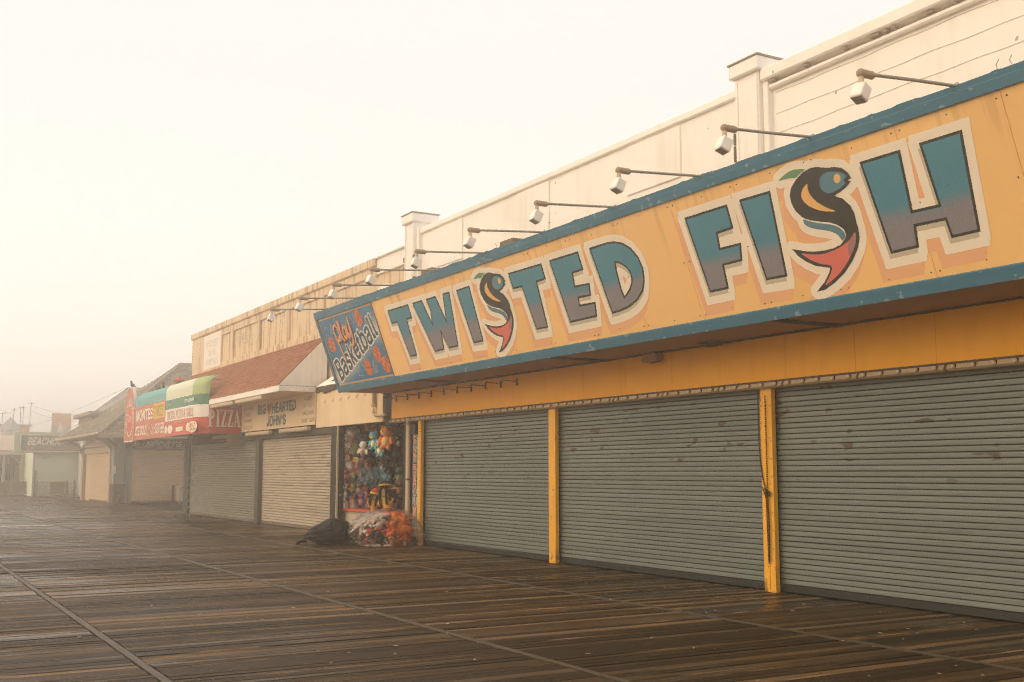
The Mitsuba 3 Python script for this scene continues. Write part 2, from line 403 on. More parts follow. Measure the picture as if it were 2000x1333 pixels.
# wavy lap seams on the right-hand wall
for zb in (6.99, 6.69, 6.40, 6.10, 5.80):
    xs = np.arange(-8, 11.36, 0.12)
    zz = zb + 0.006 * np.sin(xs * 6.3 + zb * 9) + 0.005 * np.sin(xs * 2.1 + zb * 4) - 0.004 * (xs - 5)
    put(B + '__lap_seam', tube(np.c_[xs, np.full_like(xs, -10.897), zz], 0.0055, 5), 'matt', (0.60, 0.52, 0.42))
for (xa, xb, za, zb) in ((13.46, 14.9, 6.25, 7.08), (20.95, 22.2, 6.2, 7.08), (17.4, 18.6, 6.0, 7.1)):
    put(B + '__patch_panel', bbox(xa, xb, -10.91, -10.868, za, zb, 0.006), 'white_wall')
for (xa, xb) in ((17.7, 18.2), (21.2, 21.7)):
    put(B + '__roof_box', bbox(xa, xb, -10.6, -10.25, 5.7, 5.99, 0.02), 'matt', (0.15, 0.11, 0.07))
# yellow fascia in boards
for i, (xa, xb) in enumerate([(-14, -2.44), (-2.44, 0), (0, 2.44), (2.44, 4.88), (4.88, 7.32), (7.32, 9.76), (9.76, 12.2), (12.2, 14.64), (14.64, 17.08), (17.08, 19.52), (19.52, 21.96), (21.96, 23.98)]):
    put(B + '__fascia_board', bbox(xa + 0.0015, xb - 0.0015, -10.9, -10.6 - 0.002 * (i % 2), 2.84, 3.47, 0.003), 'yellow_wall')
put(B + '__fascia_drip', box(-14, 23.98, -10.7, -10.575, 2.815, 2.842), 'matt', (0.10, 0.075, 0.05))
put(B + '__corner_post', bbox(23.99, 24.42, -10.75, -10.62, 2.70, 3.47, 0.01), 'matt', (0.035, 0.045, 0.045))
put(B + '__shutter_box', box(-14, 22.3, -10.88, -10.66, 2.76, 2.84), 'matt', (0.06, 0.065, 0.055))
# posts
def z_post(xa, xb, zt=2.82):
    k = put(B + '__post', bbox(xa, xb, -10.655, -10.575, 0.0, zt, 0.006), 'yellow_post')
    return k
z_post(16.74, 16.965)
k = z_post(11.245, 11.46)
put(k + '__guide_plate', bbox(11.345, 11.455, -10.577, -10.562, 0.05, 2.55, 0.004), 'yellow_post')
put(k + '__foot_plate', bbox(11.235, 11.335, -10.577, -10.566, 0.0, 0.35, 0.004), 'yellow_post')
ms = [ball([x, -10.562, z], 0.006, 1) for z in np.arange(0.1, 2.6, 0.24) for x in (11.36, 11.44, 11.26)]
put(k + '__bolts', ms, 'matt', (0.10, 0.07, 0.03), kind='stuff')
z_post(5.6, 5.88)
k = z_post(22.31, 22.46)
ms = [box(22.335, 22.36, -10.577, -10.571, z, z + 0.012) for z in np.arange(0.15, 2.7, 0.06)]
put(k + '__slots', ms, 'matt', (0.05, 0.035, 0.015), kind='stuff')
# shutters: every slat
SL = 0.0715
def slat_profile(z, p, yb, deep=0.016):
    return [(yb - 0.012, z + 0.002), (yb + 0.002, z + 0.004), (yb + deep * 0.85, z + 0.009 + (deep - 0.016)), (yb + deep, z + p * 0.5), (yb + deep * 0.9, z + p - 0.009 - (deep - 0.016) * 0.6), (yb + 0.004, z + p - 0.004), (yb - 0.012, z + p - 0.005)]
slat_rng = np.random.default_rng(31)
def shutter(holder, x0, x1, yb, zt, mat, z0=0.11, pitch=SL, each=True, deep=0.016, bar=(0.025, 0.027, 0.024)):
    s = number(holder + '__roller_shutter'); taken.add(s)
    put(s + '__backing', box(x0, x1, yb - 0.03, yb - 0.012, 0.02, zt), 'matt', (0.06, 0.06, 0.052))
    ms = []
    for i in range(int((zt - z0) / pitch)):
        z = z0 + i * pitch
        m = prof(slat_profile(z, pitch, yb + slat_rng.normal(0, 0.0011), deep * slat_rng.uniform(0.9, 1.12)), x0, x1)
        if each: put(s + '__slat', m, mat, smooth=35)
        else: ms.append(m)
    if ms: put(s + '__slats', ms, mat, smooth=35, kind='stuff')
    put(s + '__bottom_bar', bbox(x0, x1, yb - 0.02, yb + 0.035, 0.012, z0, 0.01), 'gloss', bar)
    bolts = [ball([x, yb + 0.036, 0.07], (0.018, 0.012, 0.018), 1) for x in np.arange(x0 + 0.25, x1, 0.62)]
    put(s + '__bar_bolts', bolts, 'matt', (0.06, 0.06, 0.055), kind='stuff')
    return s
shutter(B, 16.90, 22.33, -10.72, 2.83, 'shutter_metal')
shutter(B, 11.40, 16.80, -10.72, 2.83, 'shutter_metal')
shutter(B, 5.80, 11.29, -10.72, 2.83, 'shutter_metal')
shutter(B, -0.2, 5.68, -10.72, 2.83, 'shutter_metal', each=False)

# ---------------------------------------------------------------- the big leaning sign
SO = np.array([24.4, -9.46, 3.44]); SV = np.array([0, 0.68, 1.84]); SLEN = np.linalg.norm(SV); SV = SV / SLEN
SU = np.array([-1.0, 0, 0]); SN = np.cross(SU, SV)
LX = 25.4                                        # its length
S = thing('shop_sign', 'long leaning orange TWISTED FISH sign with blue frame and fish shaped letters', 'sign')
def on_sign(poly, lift, d=0.0015): return sheet(poly, SO, SU, SV, SN, lift, d)
def sbar(u0, u1, v0, v1, n0, n1, b=0.006):
    return frame_to(bbox(u0, u1, v0, v1, n0, n1, b), SO, SU, SV, SN)
put(S + '__sill_trim', sbar(0, LX, 0, 0.155, -0.10, 0.028), 'teal_trim')
put(S + '__head_trim', sbar(0, LX, 1.78, 1.895, -0.10, 0.028), 'teal_trim')
put(S + '__end_trim', sbar(-0.004, 0.11, 0.156, 1.779, -0.10, 0.026), 'teal_trim')
xs = np.arange(0, LX + 0.01, 0.07)
top = 1.953 + 0.007 * (meshkit.noise(np.c_[xs * 1.3, xs * 0, xs * 0], 3) - 0.5) + 0.010 * (meshkit.noise(np.c_[xs * 9, xs * 0, xs * 0], 4) > 0.72)
lip = Polygon([(0, 1.897)] + [(a, b) for a, b in zip(xs, top)] + [(LX, 1.897)])
put(S + '__flashing', on_sign(lip, 0.004, 0.016), 'teal_trim', label='flaking blue flashing along the top edge')
# panels, four feet each
edges = [0.112, 3.262] + [4.60 + 1.228 * i for i in range(17)] + [LX]
for a, b in zip(edges[1:-1], edges[2:]):
    put(S + '__panel', sbar(a + 0.0025, b - 0.0025, 0.156, 1.779, -0.05, 0.0, 0.002), 'orange_panel')
scr = [ball(SO + SU * (e + s) + SV * v + SN * 0.001, 0.0095, 1) for e in edges[2:-1] for s in (-0.055, 0.055) for v in (0.22, 0.95, 1.71)]
scr += [ball(SO + SU * (e + 0.61 + rng.uniform(-.03, .03)) + SV * (v + rng.uniform(-.03, .03)) + SN * 0.001, 0.008, 1) for e in edges[2:-1] for v in (0.24, 1.70)]
put(S + '__screws', scr, 'matt', (0.13, 0.08, 0.035), kind='stuff')
put(S + '__back_board', prof([(-9.50, 3.47), (-8.83, 5.24), (-8.90, 5.26), (-10.88, 4.55), (-10.88, 4.40), (-9.60, 3.50)], -0.9, 24.38), 'matt', (0.10, 0.075, 0.05))
SOFFIT = [(-9.43, 3.452), (-9.43, 3.475), (-10.53, 3.485), (-10.53, 3.462)]
for i in range(10):
    put(S + '__soffit_board', prof(SOFFIT, 24.38 - 2.44 * (i + 1) + 0.004, 24.38 - 2.44 * i), 'matt', (0.31, 0.185, 0.095))
put(S + '__soffit_gap', box(-0.9, 24.38, -10.598, -10.535, 3.44, 3.475), 'matt', (0.035, 0.032, 0.024))
for x in (9.95, 15.05, 20.2):
    put(S + '__soffit_batten', bbox(x - 0.05, x + 0.07, -10.55, -9.45, 3.425, 3.45, 0.004), 'matt', (0.045, 0.04, 0.028))
put(S + '__soffit_vent', bbox(12.02, 12.30, -10.42, -10.22, 3.385, 3.45, 0.01), 'matt', (0.06, 0.055, 0.04))

LETTERS = {
'T': [[3.923,1.51],[4.917,1.507],[4.909,1.22],[4.671,1.218],[4.604,0.48],[4.285,0.482],[4.195,1.216],[3.928,1.217]],
'W': [[5.103,1.505],[5.535,1.505],[5.662,1.045],[5.755,1.304],[5.707,1.501],[6.127,1.501],[6.244,1.03],[6.416,1.504],[6.696,1.503],[6.391,0.49],[6.014,0.486],[5.907,0.792],[5.81,0.484],[5.415,0.477]],
'I': [[6.957,1.492],[7.463,1.5],[7.356,0.482],[6.993,0.486]],
'T2': [[8.834,1.506],[9.878,1.501],[9.867,1.238],[9.598,1.229],[9.51,0.484],[9.158,0.487],[9.117,1.219],[8.836,1.228]],
'E': [[10.11,1.509],[10.919,1.509],[10.916,1.219],[10.625,1.209],[10.586,1.026],[10.965,1.014],[10.907,0.819],[10.578,0.822],[10.558,0.728],[10.967,0.718],[10.893,0.491],[10.157,0.485]],
'D': [[11.209,1.507],[11.534,1.508],[11.702,1.507],[11.839,1.492],[12.015,1.437],[12.163,1.333],[12.264,1.18],[12.291,1.017],[12.245,0.854],[12.142,0.709],[11.96,0.599],[11.723,0.525],[11.503,0.497],[11.286,0.484]],
'F': [[13.408,1.513],[14.231,1.517],[14.221,1.208],[13.926,1.197],[13.894,1.021],[14.275,1.019],[14.207,0.795],[13.867,0.79],[13.829,0.492],[13.464,0.49]],
'I2': [[14.455,1.525],[14.986,1.519],[14.862,0.489],[14.508,0.496]],
'H': [[16.343,1.526],[16.879,1.524],[16.822,0.891],[17.139,0.885],[17.116,1.53],[17.623,1.531],[17.515,0.527],[17.177,0.522],[17.165,0.711],[16.809,0.718],[16.771,0.5],[16.405,0.495]]}
D_HOLE = [[11.706,1.196],[11.817,1.165],[11.923,1.091],[11.976,0.995],[11.964,0.898],[11.869,0.8],[11.768,0.739],[11.668,0.691]]
FISH = {
'body': [[16.18,1.386],[16.155,1.457],[16.092,1.522],[15.993,1.559],[15.885,1.573],[15.768,1.615],[15.672,1.626],[15.544,1.605],[15.418,1.55],[15.31,1.476],[15.26,1.395],[15.25,1.303],[15.282,1.203],[15.353,1.115],[15.454,1.062],[15.59,1.018],[15.712,0.986],[15.809,0.938],[15.883,0.872],[15.894,0.806],[15.858,0.761],[15.774,0.712],[15.668,0.693],[15.534,0.691],[15.401,0.702],[15.256,0.73],[15.058,0.794],[15.119,0.698],[15.211,0.615],[15.339,0.539],[15.463,0.505],[15.536,0.483],[15.503,0.433],[15.401,0.343],[15.244,0.246],[15.365,0.248],[15.541,0.308],[15.723,0.397],[15.879,0.513],[16.007,0.644],[16.063,0.748],[16.079,0.833],[16.077,0.922],[16.085,1.009],[16.063,1.101],[15.988,1.2],[15.887,1.254],[15.985,1.277],[16.094,1.315],[16.165,1.357],[16.13,1.369],[16.125,1.379]],
'head': [[15.869,1.532],[16.035,1.498],[16.105,1.45],[16.133,1.419],[16.088,1.404],[16.075,1.369],[16.093,1.353],[15.981,1.309],[15.861,1.292],[15.79,1.302],[15.737,1.359],[15.731,1.431],[15.774,1.498]],
'eye': [[16.041,1.416],[16.029,1.396],[16.009,1.382],[15.987,1.376],[15.965,1.381],[15.95,1.396],[15.943,1.416],[15.947,1.439],[15.96,1.459],[15.979,1.474],[16.002,1.479],[16.023,1.474],[16.038,1.46],[16.045,1.439]],
'belly_stripe': [[15.572,1.478],[15.487,1.436],[15.426,1.37],[15.427,1.305],[15.483,1.227],[15.606,1.148],[15.74,1.104],[15.866,1.08],[15.713,1.164],[15.612,1.251],[15.553,1.342],[15.55,1.421]],
'fin': [[15.141,1.593],[15.259,1.641],[15.395,1.67],[15.512,1.654],[15.605,1.629],[15.492,1.604],[15.421,1.566],[15.345,1.587],[15.241,1.596]],
'under_stripe': [[15.348,1.103],[15.448,1.047],[15.614,0.992],[15.749,0.952],[15.843,0.895],[15.882,0.827],[15.874,0.784],[15.811,0.744],[15.806,0.797],[15.747,0.86],[15.648,0.905],[15.512,0.945],[15.393,0.995],[15.351,1.043]],
'tail': [[15.158,0.729],[15.292,0.688],[15.452,0.655],[15.623,0.662],[15.801,0.695],[15.933,0.747],[16.035,0.829],[16.019,0.743],[15.962,0.652],[15.838,0.533],[15.681,0.417],[15.539,0.348],[15.372,0.287],[15.485,0.383],[15.57,0.474],[15.552,0.517],[15.427,0.545],[15.284,0.622]],
'tail_root': [[16.035,0.829],[16.019,0.743],[15.962,0.652],[15.862,0.555],[15.851,0.634],[15.894,0.729],[15.959,0.774]]}
def round_poly(pts, n=2):
    """corner-cutting, so that traced curves read as curves."""
    p = np.array(pts)
    for _ in range(n):
        q = np.roll(p, -1, 0); p = np.stack([0.78 * p + 0.22 * q, 0.22 * p + 0.78 * q], 1).reshape(-1, 2)
    return Polygon(p).buffer(0)
OUTLINE, CREAM, PEACH, GREYSH = (0.020, 0.027, 0.024), (0.84, 0.745, 0.60), (0.80, 0.43, 0.225), (0.52, 0.465, 0.345)
fish_shapes = []
for A, dv in ((np.eye(2), np.zeros(2)), (np.array([[0.9806, 0.0118], [0.0051, 0.9942]]), np.array([-7.1924, -0.1835]))):
    fish_shapes.append({k: (lambda P_: Polygon(P_) if k == 'body' else round_poly(P_))(np.array(v) @ A + dv) for k, v in FISH.items()})
letter_shapes = {}
for k, v in LETTERS.items():
    p = Polygon(v)
    if k == 'D':
        p = p.buffer(0.05, join_style=1).buffer(-0.05, join_style=1)
        p = p.difference(round_poly(D_HOLE, 1))
    letter_shapes[k] = p
border, shade_all, order = [], [], []
for k, p in letter_shapes.items():
    grey = affinity.translate(p, -0.028, -0.055)
    border.append(unary_union([p, grey]).buffer(0.098, join_style=2, mitre_limit=2.2))
for fsh in fish_shapes:
    whole = unary_union([fsh[k] for k in fsh])
    border.append(whole.buffer(0.092, join_style=1))
cream = unary_union(border)
# interior counters stay open where they are wide
peach = affinity.translate(cream, -0.085, -0.135).intersection(sbox(0.12, 0.16, LX, 1.775))
put(S + '__drop_shadow', on_sign(peach, 0.001, 0.001), 'matt', PEACH)
put(S + '__letter_border', on_sign(cream, 0.003, 0.001), 'matt', CREAM)
for k, p in letter_shapes.items():
    L_ = number(S + '__letter'); taken.add(L_)
    grey = affinity.translate(p, -0.030, -0.052).difference(p)
    put(L_ + '__shadow', on_sign(grey, 0.005, 0.001), 'matt', GREYSH)
    put(L_ + '__outline', on_sign(p, 0.006, 0.001), 'paint', OUTLINE)
    put(L_ + '__fill', on_sign(p.buffer(-0.030, join_style=2, mitre_limit=6), 0.008, 0.001), 'letter_fill')
for fsh in fish_shapes:
    L_ = number(S + '__fish_letter'); taken.add(L_)
    put(L_ + '__body', on_sign(fsh['body'], 0.006, 0.001), 'paint', (0.033, 0.033, 0.030))
    put(L_ + '__head', on_sign(fsh['head'], 0.008, 0.001), 'paint', (0.080, 0.225, 0.285))
    put(L_ + '__eye', on_sign(fsh['eye'], 0.010, 0.001), 'paint', (0.78, 0.47, 0.16))
    put(L_ + '__belly_stripe', on_sign(fsh['belly_stripe'], 0.008, 0.001), 'paint', (0.78, 0.45, 0.15))
    put(L_ + '__fin', on_sign(fsh['fin'], 0.008, 0.001), 'paint', (0.13, 0.27, 0.14))
    put(L_ + '__under_stripe', on_sign(fsh['under_stripe'], 0.008, 0.001), 'paint', (0.095, 0.205, 0.255))
    put(L_ + '__tail', on_sign(fsh['tail'], 0.008, 0.001), 'paint', (0.66, 0.160, 0.125))
    put(L_ + '__tail_root', on_sign(fsh['tail_root'].intersection(fsh['tail']), 0.010, 0.001), 'paint', (0.36, 0.165, 0.155))

# the basketball panel at its far end
P_ = S + '__basketball_panel'; taken.add(P_)
put(P_ + '__print', sbar(0.118, 3.258, 0.160, 1.775, -0.05, 0.001, 0.002), 'court_print')
fr = sbox(0.135, 0.165, 3.255, 1.765).difference(sbox(0.165, 0.205, 3.225, 1.728))
put(P_ + '__border', on_sign(fr, 0.003), 'matt', (0.52, 0.33, 0.16))
put(P_ + '__edge', on_sign(sbox(3.258, 0.157, 3.272, 1.778), 0.002, 0.012), 'matt', (0.10, 0.08, 0.06))
def strokes(lines, w): return unary_union([LineString(l).buffer(w / 2, join_style=1, cap_style=1) for l in lines])
sc = []
for i in range(34):                              # chalky scribbles
    u, v = rng.uniform(0.35, 3.05), rng.uniform(0.28, 1.62)
    kind = i % 4
    if kind == 0: q = [(u, v), (u + .12, v + .22), (u + .22, v - .02), (u, v)]
    elif kind == 1: q = [(u, v), (u + rng.uniform(-.3, .3), v + rng.uniform(-.35, .35))]
    elif kind == 2: q = [(u + .1 * math.cos(t), v + .1 * math.sin(t)) for t in np.linspace(0, 5.2, 10)]
    else: q = [(u, v), (u + .1, v + .25), (u + .2, v), (u + .3, v + .25)]
    sc.append([(float(np.clip(a, .2, 3.2)), float(np.clip(b, .22, 1.71))) for a, b in q])
put(P_ + '__scribbles', on_sign(strokes(sc, 0.014), 0.003, 0.001), 'matt', (0.26, 0.40, 0.47), kind='stuff')
for (u, v, a) in ((2.394, 1.533, .5), (0.491, 1.131, 1.3), (2.764, 0.688, 1.0), (3.035, 0.432, .9), (2.10, 0.447, 0.0)):
    r = 0.185
    k = put(P_ + '__ball', on_sign(Point(u, v).buffer(r), 0.005, 0.001), 'paint', (0.66, 0.175, 0.050))
    d = np.array([math.cos(a), math.sin(a)]); e = np.array([-d[1], d[0]]); c = np.array([u, v])
    ln = [[c - d * r * .98, c + d * r * .98], [c - e * r * .98, c + e * r * .98]]
    for s in (-1, 1): ln.append([c + e * r * 0.95 * math.sin(t) * 0.85 + d * s * r * (0.52 - 0.0 + 0.30 * t * t) for t in np.linspace(-1.0, 1.0, 7)])
    put(k + '__seams', on_sign(strokes(ln, 0.017).intersection(Point(u, v).buffer(r)), 0.0065, 0.001), 'matt', (0.20, 0.055, 0.025))
tp = text_poly('Basketball', 1.0, 1.0, bold=True)
# its field on the panel: climbing to the right
a0, a1, a2 = np.array([0.385, 0.235]), np.array([3.16, 1.08]), np.array([0.275, 0.735])
M_ = [a1[0] - a0[0], a2[0] - a0[0], a1[1] - a0[1], a2[1] - a0[1], a0[0], a0[1]]
tp = affinity.affine_transform(tp, M_)
put(P_ + '__lettering', on_sign(tp.buffer(0.034, join_style=1), 0.007, 0.001), 'matt', (0.78, 0.74, 0.68), label='Basketball lettering in dark blue with white edge')
put(P_ + '__lettering_fill', on_sign(tp.buffer(0.004), 0.009, 0.001), 'paint', (0.040, 0.070, 0.100))
pl = [[(1.02, 0.72), (0.96, 1.02), (0.90, 1.22)], [(0.90, 1.22), (0.86, 1.42), (0.93, 1.53), (1.05, 1.54), (1.12, 1.44), (1.10, 1.28), (1.01, 1.18), (0.92, 1.20)],
      [(1.10, 1.18), (1.20, 1.30), (1.26, 1.54), (1.22, 1.60), (1.19, 1.50), (1.24, 1.20), (1.32, 1.15)],
      [(1.53, 1.42), (1.44, 1.46), (1.37, 1.38), (1.37, 1.24), (1.45, 1.18), (1.52, 1.28), (1.55, 1.44), (1.55, 1.24), (1.61, 1.18)],
      [(1.63, 1.46), (1.62, 1.28), (1.69, 1.22), (1.77, 1.32), (1.82, 1.62)], [(1.82, 1.62), (1.82, 1.30), (1.76, 1.04), (1.64, 0.99), (1.60, 1.08)]]
put(P_ + '__script', on_sign(affinity.translate(strokes(pl, 0.105), 0.02, -0.03), 0.011, 0.001), 'paint', (0.045, 0.035, 0.035), label='Play lettering in orange brush script')
put(P_ + '__script_fill', on_sign(strokes(pl, 0.062), 0.013, 0.001), 'paint', (0.80, 0.33, 0.14))

# ---------------------------------------------------------------- sign lamps
lamp_label = ['first sign lamp from the right, largest, with white box head on a bracket arm', 'second sign lamp from the right on the blue sign edge', 'third sign lamp from the right, over the F of FISH',
              'fourth sign lamp from the right, before the white wall', 'fifth sign lamp from the right, over the word TWISTED', 'sixth sign lamp from the right, in front of the far white pillar',
              'seventh sign lamp from the right, before the white stained end of the cream parapet', 'eighth sign lamp from the right, before the cream parapet moulding', 'ninth sign lamp from the right, next to last towards the basketball panel', 'last sign lamp, over the left end of the blue frame']
for i in range(-3, 10):
    X = 6.73 + 1.878 * i
    if X < 0.4: continue
    lab = lamp_label[i] if i >= 0 else 'sign lamp beyond the right end of the visible sign'
    if i < 0: continue
    k = thing('sign_lamp', lab, 'lamp', 'lamps along the top of the orange sign')
    j = rng.normal(0, 0.02)
    put(k + '__arm', tube([[X, -8.85, 5.275], [X, -8.2, 5.222], [X + j, -7.68, 5.178]], 0.0165, 10), 'metal', smooth=40)
    put(k + '__base', tube([[X, -8.86, 5.24], [X, -8.80, 5.285]], 0.034, 10), 'metal', smooth=40)
    hub = trimesh.util.concatenate([bbox(X + j - 0.033, X + j + 0.033, -7.70, -7.535, 5.135, 5.205, 0.02), ball([X + j, -7.53, 5.168], 0.042, 2)])
    put(k + '__knuckle', hub, 'matt', (0.36, 0.27, 0.17), smooth=50)
    put(k + '__stem', tube([[X + j, -7.53, 5.15], [X + j, -7.53, 5.055]], [0.022, 0.03], 10), 'matt', (0.55, 0.43, 0.29), smooth=40)
    M = trimesh.transformations.rotation_matrix(math.radians(24), [1, 0, 0]) @ trimesh.transformations.rotation_matrix(rng.normal(0, 0.10), [0, 0, 1])
    def hd(m): m.apply_transform(M); m.apply_translation([X + j, -7.55, 5.05]); return m
    put(k + '__head', hd(bbox(-0.064, 0.064, -0.064, 0.064, -0.15, 0.0, 0.010)), 'matt', (0.84, 0.80, 0.73))
    put(k + '__louvre', hd(box(-0.053, 0.053, -0.053, 0.053, -0.1535, -0.149)), 'matt', (0.10, 0.085, 0.06))
    put(k + '__louvre_bars', [hd(box(-0.053, 0.053, y - 0.003, y + 0.003, -0.158, -0.1515)) for y in np.arange(-0.05, 0.06, 0.02)] + [hd(box(x - 0.003, x + 0.003, -0.053, 0.053, -0.158, -0.1515)) for x in np.arange(-0.05, 0.06, 0.025)], 'matt', (0.42, 0.36, 0.27), kind='stuff')
ms = []
for x in (5.95, 15.4, 22.6):  # bent wires and bird spikes on the flashing
    for q in range(3):
        a = x + q * 0.16
        ms.append(tube([[a, -8.80, 5.27], [a + rng.normal(0, .02), -8.79, 5.33], [a + rng.normal(0, .05), -8.76, 5.345 + rng.uniform(0, .02)]], 0.0035, 5))
put(S + '__loose_wires', ms, 'matt', (0.16, 0.12, 0.08), kind='stuff')

# ---------------------------------------------------------------- fittings on the yellow fascia
ORD = 'first second third fourth fifth sixth seventh eighth ninth tenth eleventh twelfth thirteenth fourteenth fifteenth sixteenth seventeenth eighteenth nineteenth twentieth'.split()
for i in range(10):
    X = 18.12 + 0.62 * i
    k = thing('hanging_bracket', ORD[9 - i] + ' dark rod bracket from the left in the row on the yellow fascia', 'bracket', 'row of rod brackets on the yellow fascia')
    put(k + '__rod', tube([[X, -10.6, 3.31], [X, -10.27, 3.322], [X, -10.268, 3.35]], 0.008, 8), 'matt', (0.035, 0.025, 0.015))
    put(k + '__wall_plate', bbox(X - 0.022, X + 0.022, -10.612, -10.585, 3.235, 3.37, 0.006), 'matt', (0.035, 0.025, 0.015))
for i in range(-2, 15):
    x1 = 23.83 - 1.293 * i; x0 = x1 - 1.25
    if i < 0 or x0 < -2: continue
    k = thing('light_strip', ORD[i] + ' pale bulb strip light from the left along the foot of the yellow fascia', 'strip light', 'strip lights along the foot of the yellow fascia')
    put(k + '__housing', prof([(-10.62, 2.735), (-10.50, 2.735), (-10.47, 2.755), (-10.50, 2.806), (-10.62, 2.812)], x0, x1), 'matt', (0.44, 0.34, 0.225))
    put(k + '__end_cap', tube([[x1 - 0.002, -10.535, 2.772], [x1 + 0.022, -10.535, 2.772]], 0.034, 10), 'matt', (0.07, 0.055, 0.035))
    for b in range(5):
        xx = x0 + 0.10 + 0.262 * b
        q = put(k + '__bulb', trimesh.util.concatenate([ball([xx, -10.462, 2.775], (0.022, 0.026, 0.026), 1)]), 'gloss', (0.55, 0.45, 0.30), smooth=True)
        put(q + '__socket', box(xx - 0.026, xx + 0.004, -10.482, -10.470, 2.758, 2.802), 'matt', (0.055, 0.04, 0.025))
k = thing('junction_box', 'brown painted junction box with conduit under the sign soffit', 'junction box')
put(k + '__body', bbox(13.63, 13.98, -10.60, -10.44, 3.31, 3.44, 0.012), 'matt', (0.40, 0.22, 0.075))
put(k + '__conduit', tube([[13.61, -10.50, 3.44], [13.59, -10.47, 3.38], [13.60, -10.47, 3.32], [13.65, -10.48, 3.295], [13.80, -10.5, 3.295]], 0.016, 8), 'matt', (0.12, 0.075, 0.03))
# hoist chain on the second post
def links(pts, r=0.016, w=0.0042):
    """a chain of real links along a path."""
    p = np.asarray(pts, float); seg = np.linalg.norm(np.diff(p, axis=0), axis=1); s = np.r_[0, seg.cumsum()]
    out = []
    for i, t in enumerate(np.arange(0, s[-1], r * 1.55)):
        c = np.array([np.interp(t, s, p[:, q]) for q in range(3)]); e = np.array([np.interp(t + .01, s, p[:, q]) for q in range(3)]) - np.array([np.interp(t - .01, s, p[:, q]) for q in range(3)])
        e /= np.linalg.norm(e) + 1e-9
        side = np.cross(e, Y_ if i % 2 else X_); side /= np.linalg.norm(side) + 1e-9
        ring = [c + e * r * math.cos(a) * 1.15 + side * r * 0.62 * math.sin(a) for a in np.linspace(0, 2 * np.pi, 9)]
        out.append(tube(ring, w, 5, cap=False))
    return out
k = thing('hoist_chain', 'rusty hoist chain looped and knotted on the yellow post', 'chain')
put(k + '__chain_run', links([[11.33, -10.545, 2.62], [11.33, -10.545, 1.37]]), 'matt', (0.065, 0.038, 0.018))
put(k + '__chain_run', links([[11.47, -10.545, 2.70], [11.465, -10.545, 2.0], [11.45, -10.545, 1.75], [11.41, -10.545, 1.5], [11.35, -10.535, 1.36]]), 'matt', (0.06, 0.038, 0.02))
put(k + '__knot', [m for q in range(5) for m in links([[11.32 + rng.normal(0, .02), -10.535, 1.30 + rng.normal(0, .03)], [11.36 + rng.normal(0, .02), -10.53, 1.38 + rng.normal(0, .03)]])], 'matt', (0.045, 0.028, 0.015))
put(k + '__loose_end', links([[11.345, -10.535, 1.34], [11.345, -10.545, 0.85], [11.335, -10.545, 0.38]]) + links([[11.325, -10.535, 1.32], [11.31, -10.545, 0.9], [11.325, -10.545, 0.42]]), 'matt', (0.065, 0.038, 0.018))

# ---------------------------------------------------------------- the cream building with the brown mansard
C = thing('souvenir_building', 'stained cream building with brown shingled mansard and two grey beige shutters', 'building')
put(C + '__parapet_wall', box(23.99, 44.1, -19, -10.98, 3.6, 6.70), 'cream_stained')
put(C + '__coping', bbox(25.72, 44.25, -11.3, -10.84, 6.80, 7.02, 0.02), 'cream_stained', label='stained moulded coping along the top')
put(C + '__frieze', bbox(25.72, 44.2, -11.2, -10.905, 6.56, 6.80, 0.01), 'cream_stained')
put(C + '__white_end', bbox(23.99, 25.70, -11.2, -10.91, 6.58, 6.98, 0.01), 'white_wall', label='white painted end of the coping')
put(C + '__white_end_cap', bbox(23.99, 25.72, -11.25, -10.84, 6.98, 7.02, 0.01), 'white_wall')
put(C + '__sill_rail', bbox(24.0, 44.15, -11.2, -10.90, 5.36, 5.58, 0.012), 'cream_stained')
for xa, xb in ((42.35, 44.2), (40.0, 40.12), (38.50, 38.80), (35.40, 35.72), (32.48, 32.80), (29.48, 29.85)):
    put(C + '__pilaster', bbox(xa, xb, -11.2, -10.90, 5.58, 6.56, 0.01), 'cream_stained')
for xa, xb in ((38.80, 40.0), (35.72, 38.50), (32.80, 35.40), (29.85, 32.48), (25.9, 29.48)):
    put(C + '__recessed_panel', bbox(xa + 0.004, xb - 0.004, -11.0, -10.965, 5.585, 6.555, 0.004), 'cream_stained')
put(C + '__arch', prof([(25.3 + 0.95 * math.cos(t), 5.45 + 0.83 * math.sin(t)) for t in np.linspace(0, math.pi, 15)], -11.0, -10.93, 'y'), 'white_wall', label='round headed white panel behind the sign')
put(C + '__wall', box(24.43, 44.1, -19, -13.4, -0.3, 3.6), 'matt', (0.03, 0.028, 0.022))
# mansard: sloping roof with courses of separate shingles
M0, M1 = np.array([-9.53, 3.93]), np.array([-10.93, 5.40])
sl = M1 - M0; sll = np.linalg.norm(sl); sl = sl / sll; sn = np.array([sl[1], -sl[0]])
R_ = C + '__mansard_roof'; taken.add(R_)
put(R_ + '__deck', prof([tuple(M0), tuple(M1), tuple(M1 - sn * 0.05), tuple(M0 - sn * 0.05)], 29.16, 44.15), 'matt', (0.07, 0.03, 0.018))
ms = []
r = np.random.default_rng(5)
nc = 15
for c in range(nc):
    x = 29.15 - (c % 2) * 0.12
    while x < 44.1:
        w = 0.225 + r.uniform(-0.02, 0.02); lift = 0.026 + r.uniform(0, 0.014); d0 = c * sll / nc - r.uniform(0, 0.010)
        a = M0 + sl * d0; b = M0 + sl * min(sll, (c + 1.15) * sll / nc)
        xa, xb = max(x, 29.15) + 0.003, min(x + w, 44.12) - 0.003
        if xb - xa > 0.03:
            ms.append(prof([tuple(a), tuple(a + sn * lift), tuple(b + sn * 0.003), tuple(b)], xa, xb))
        x += w
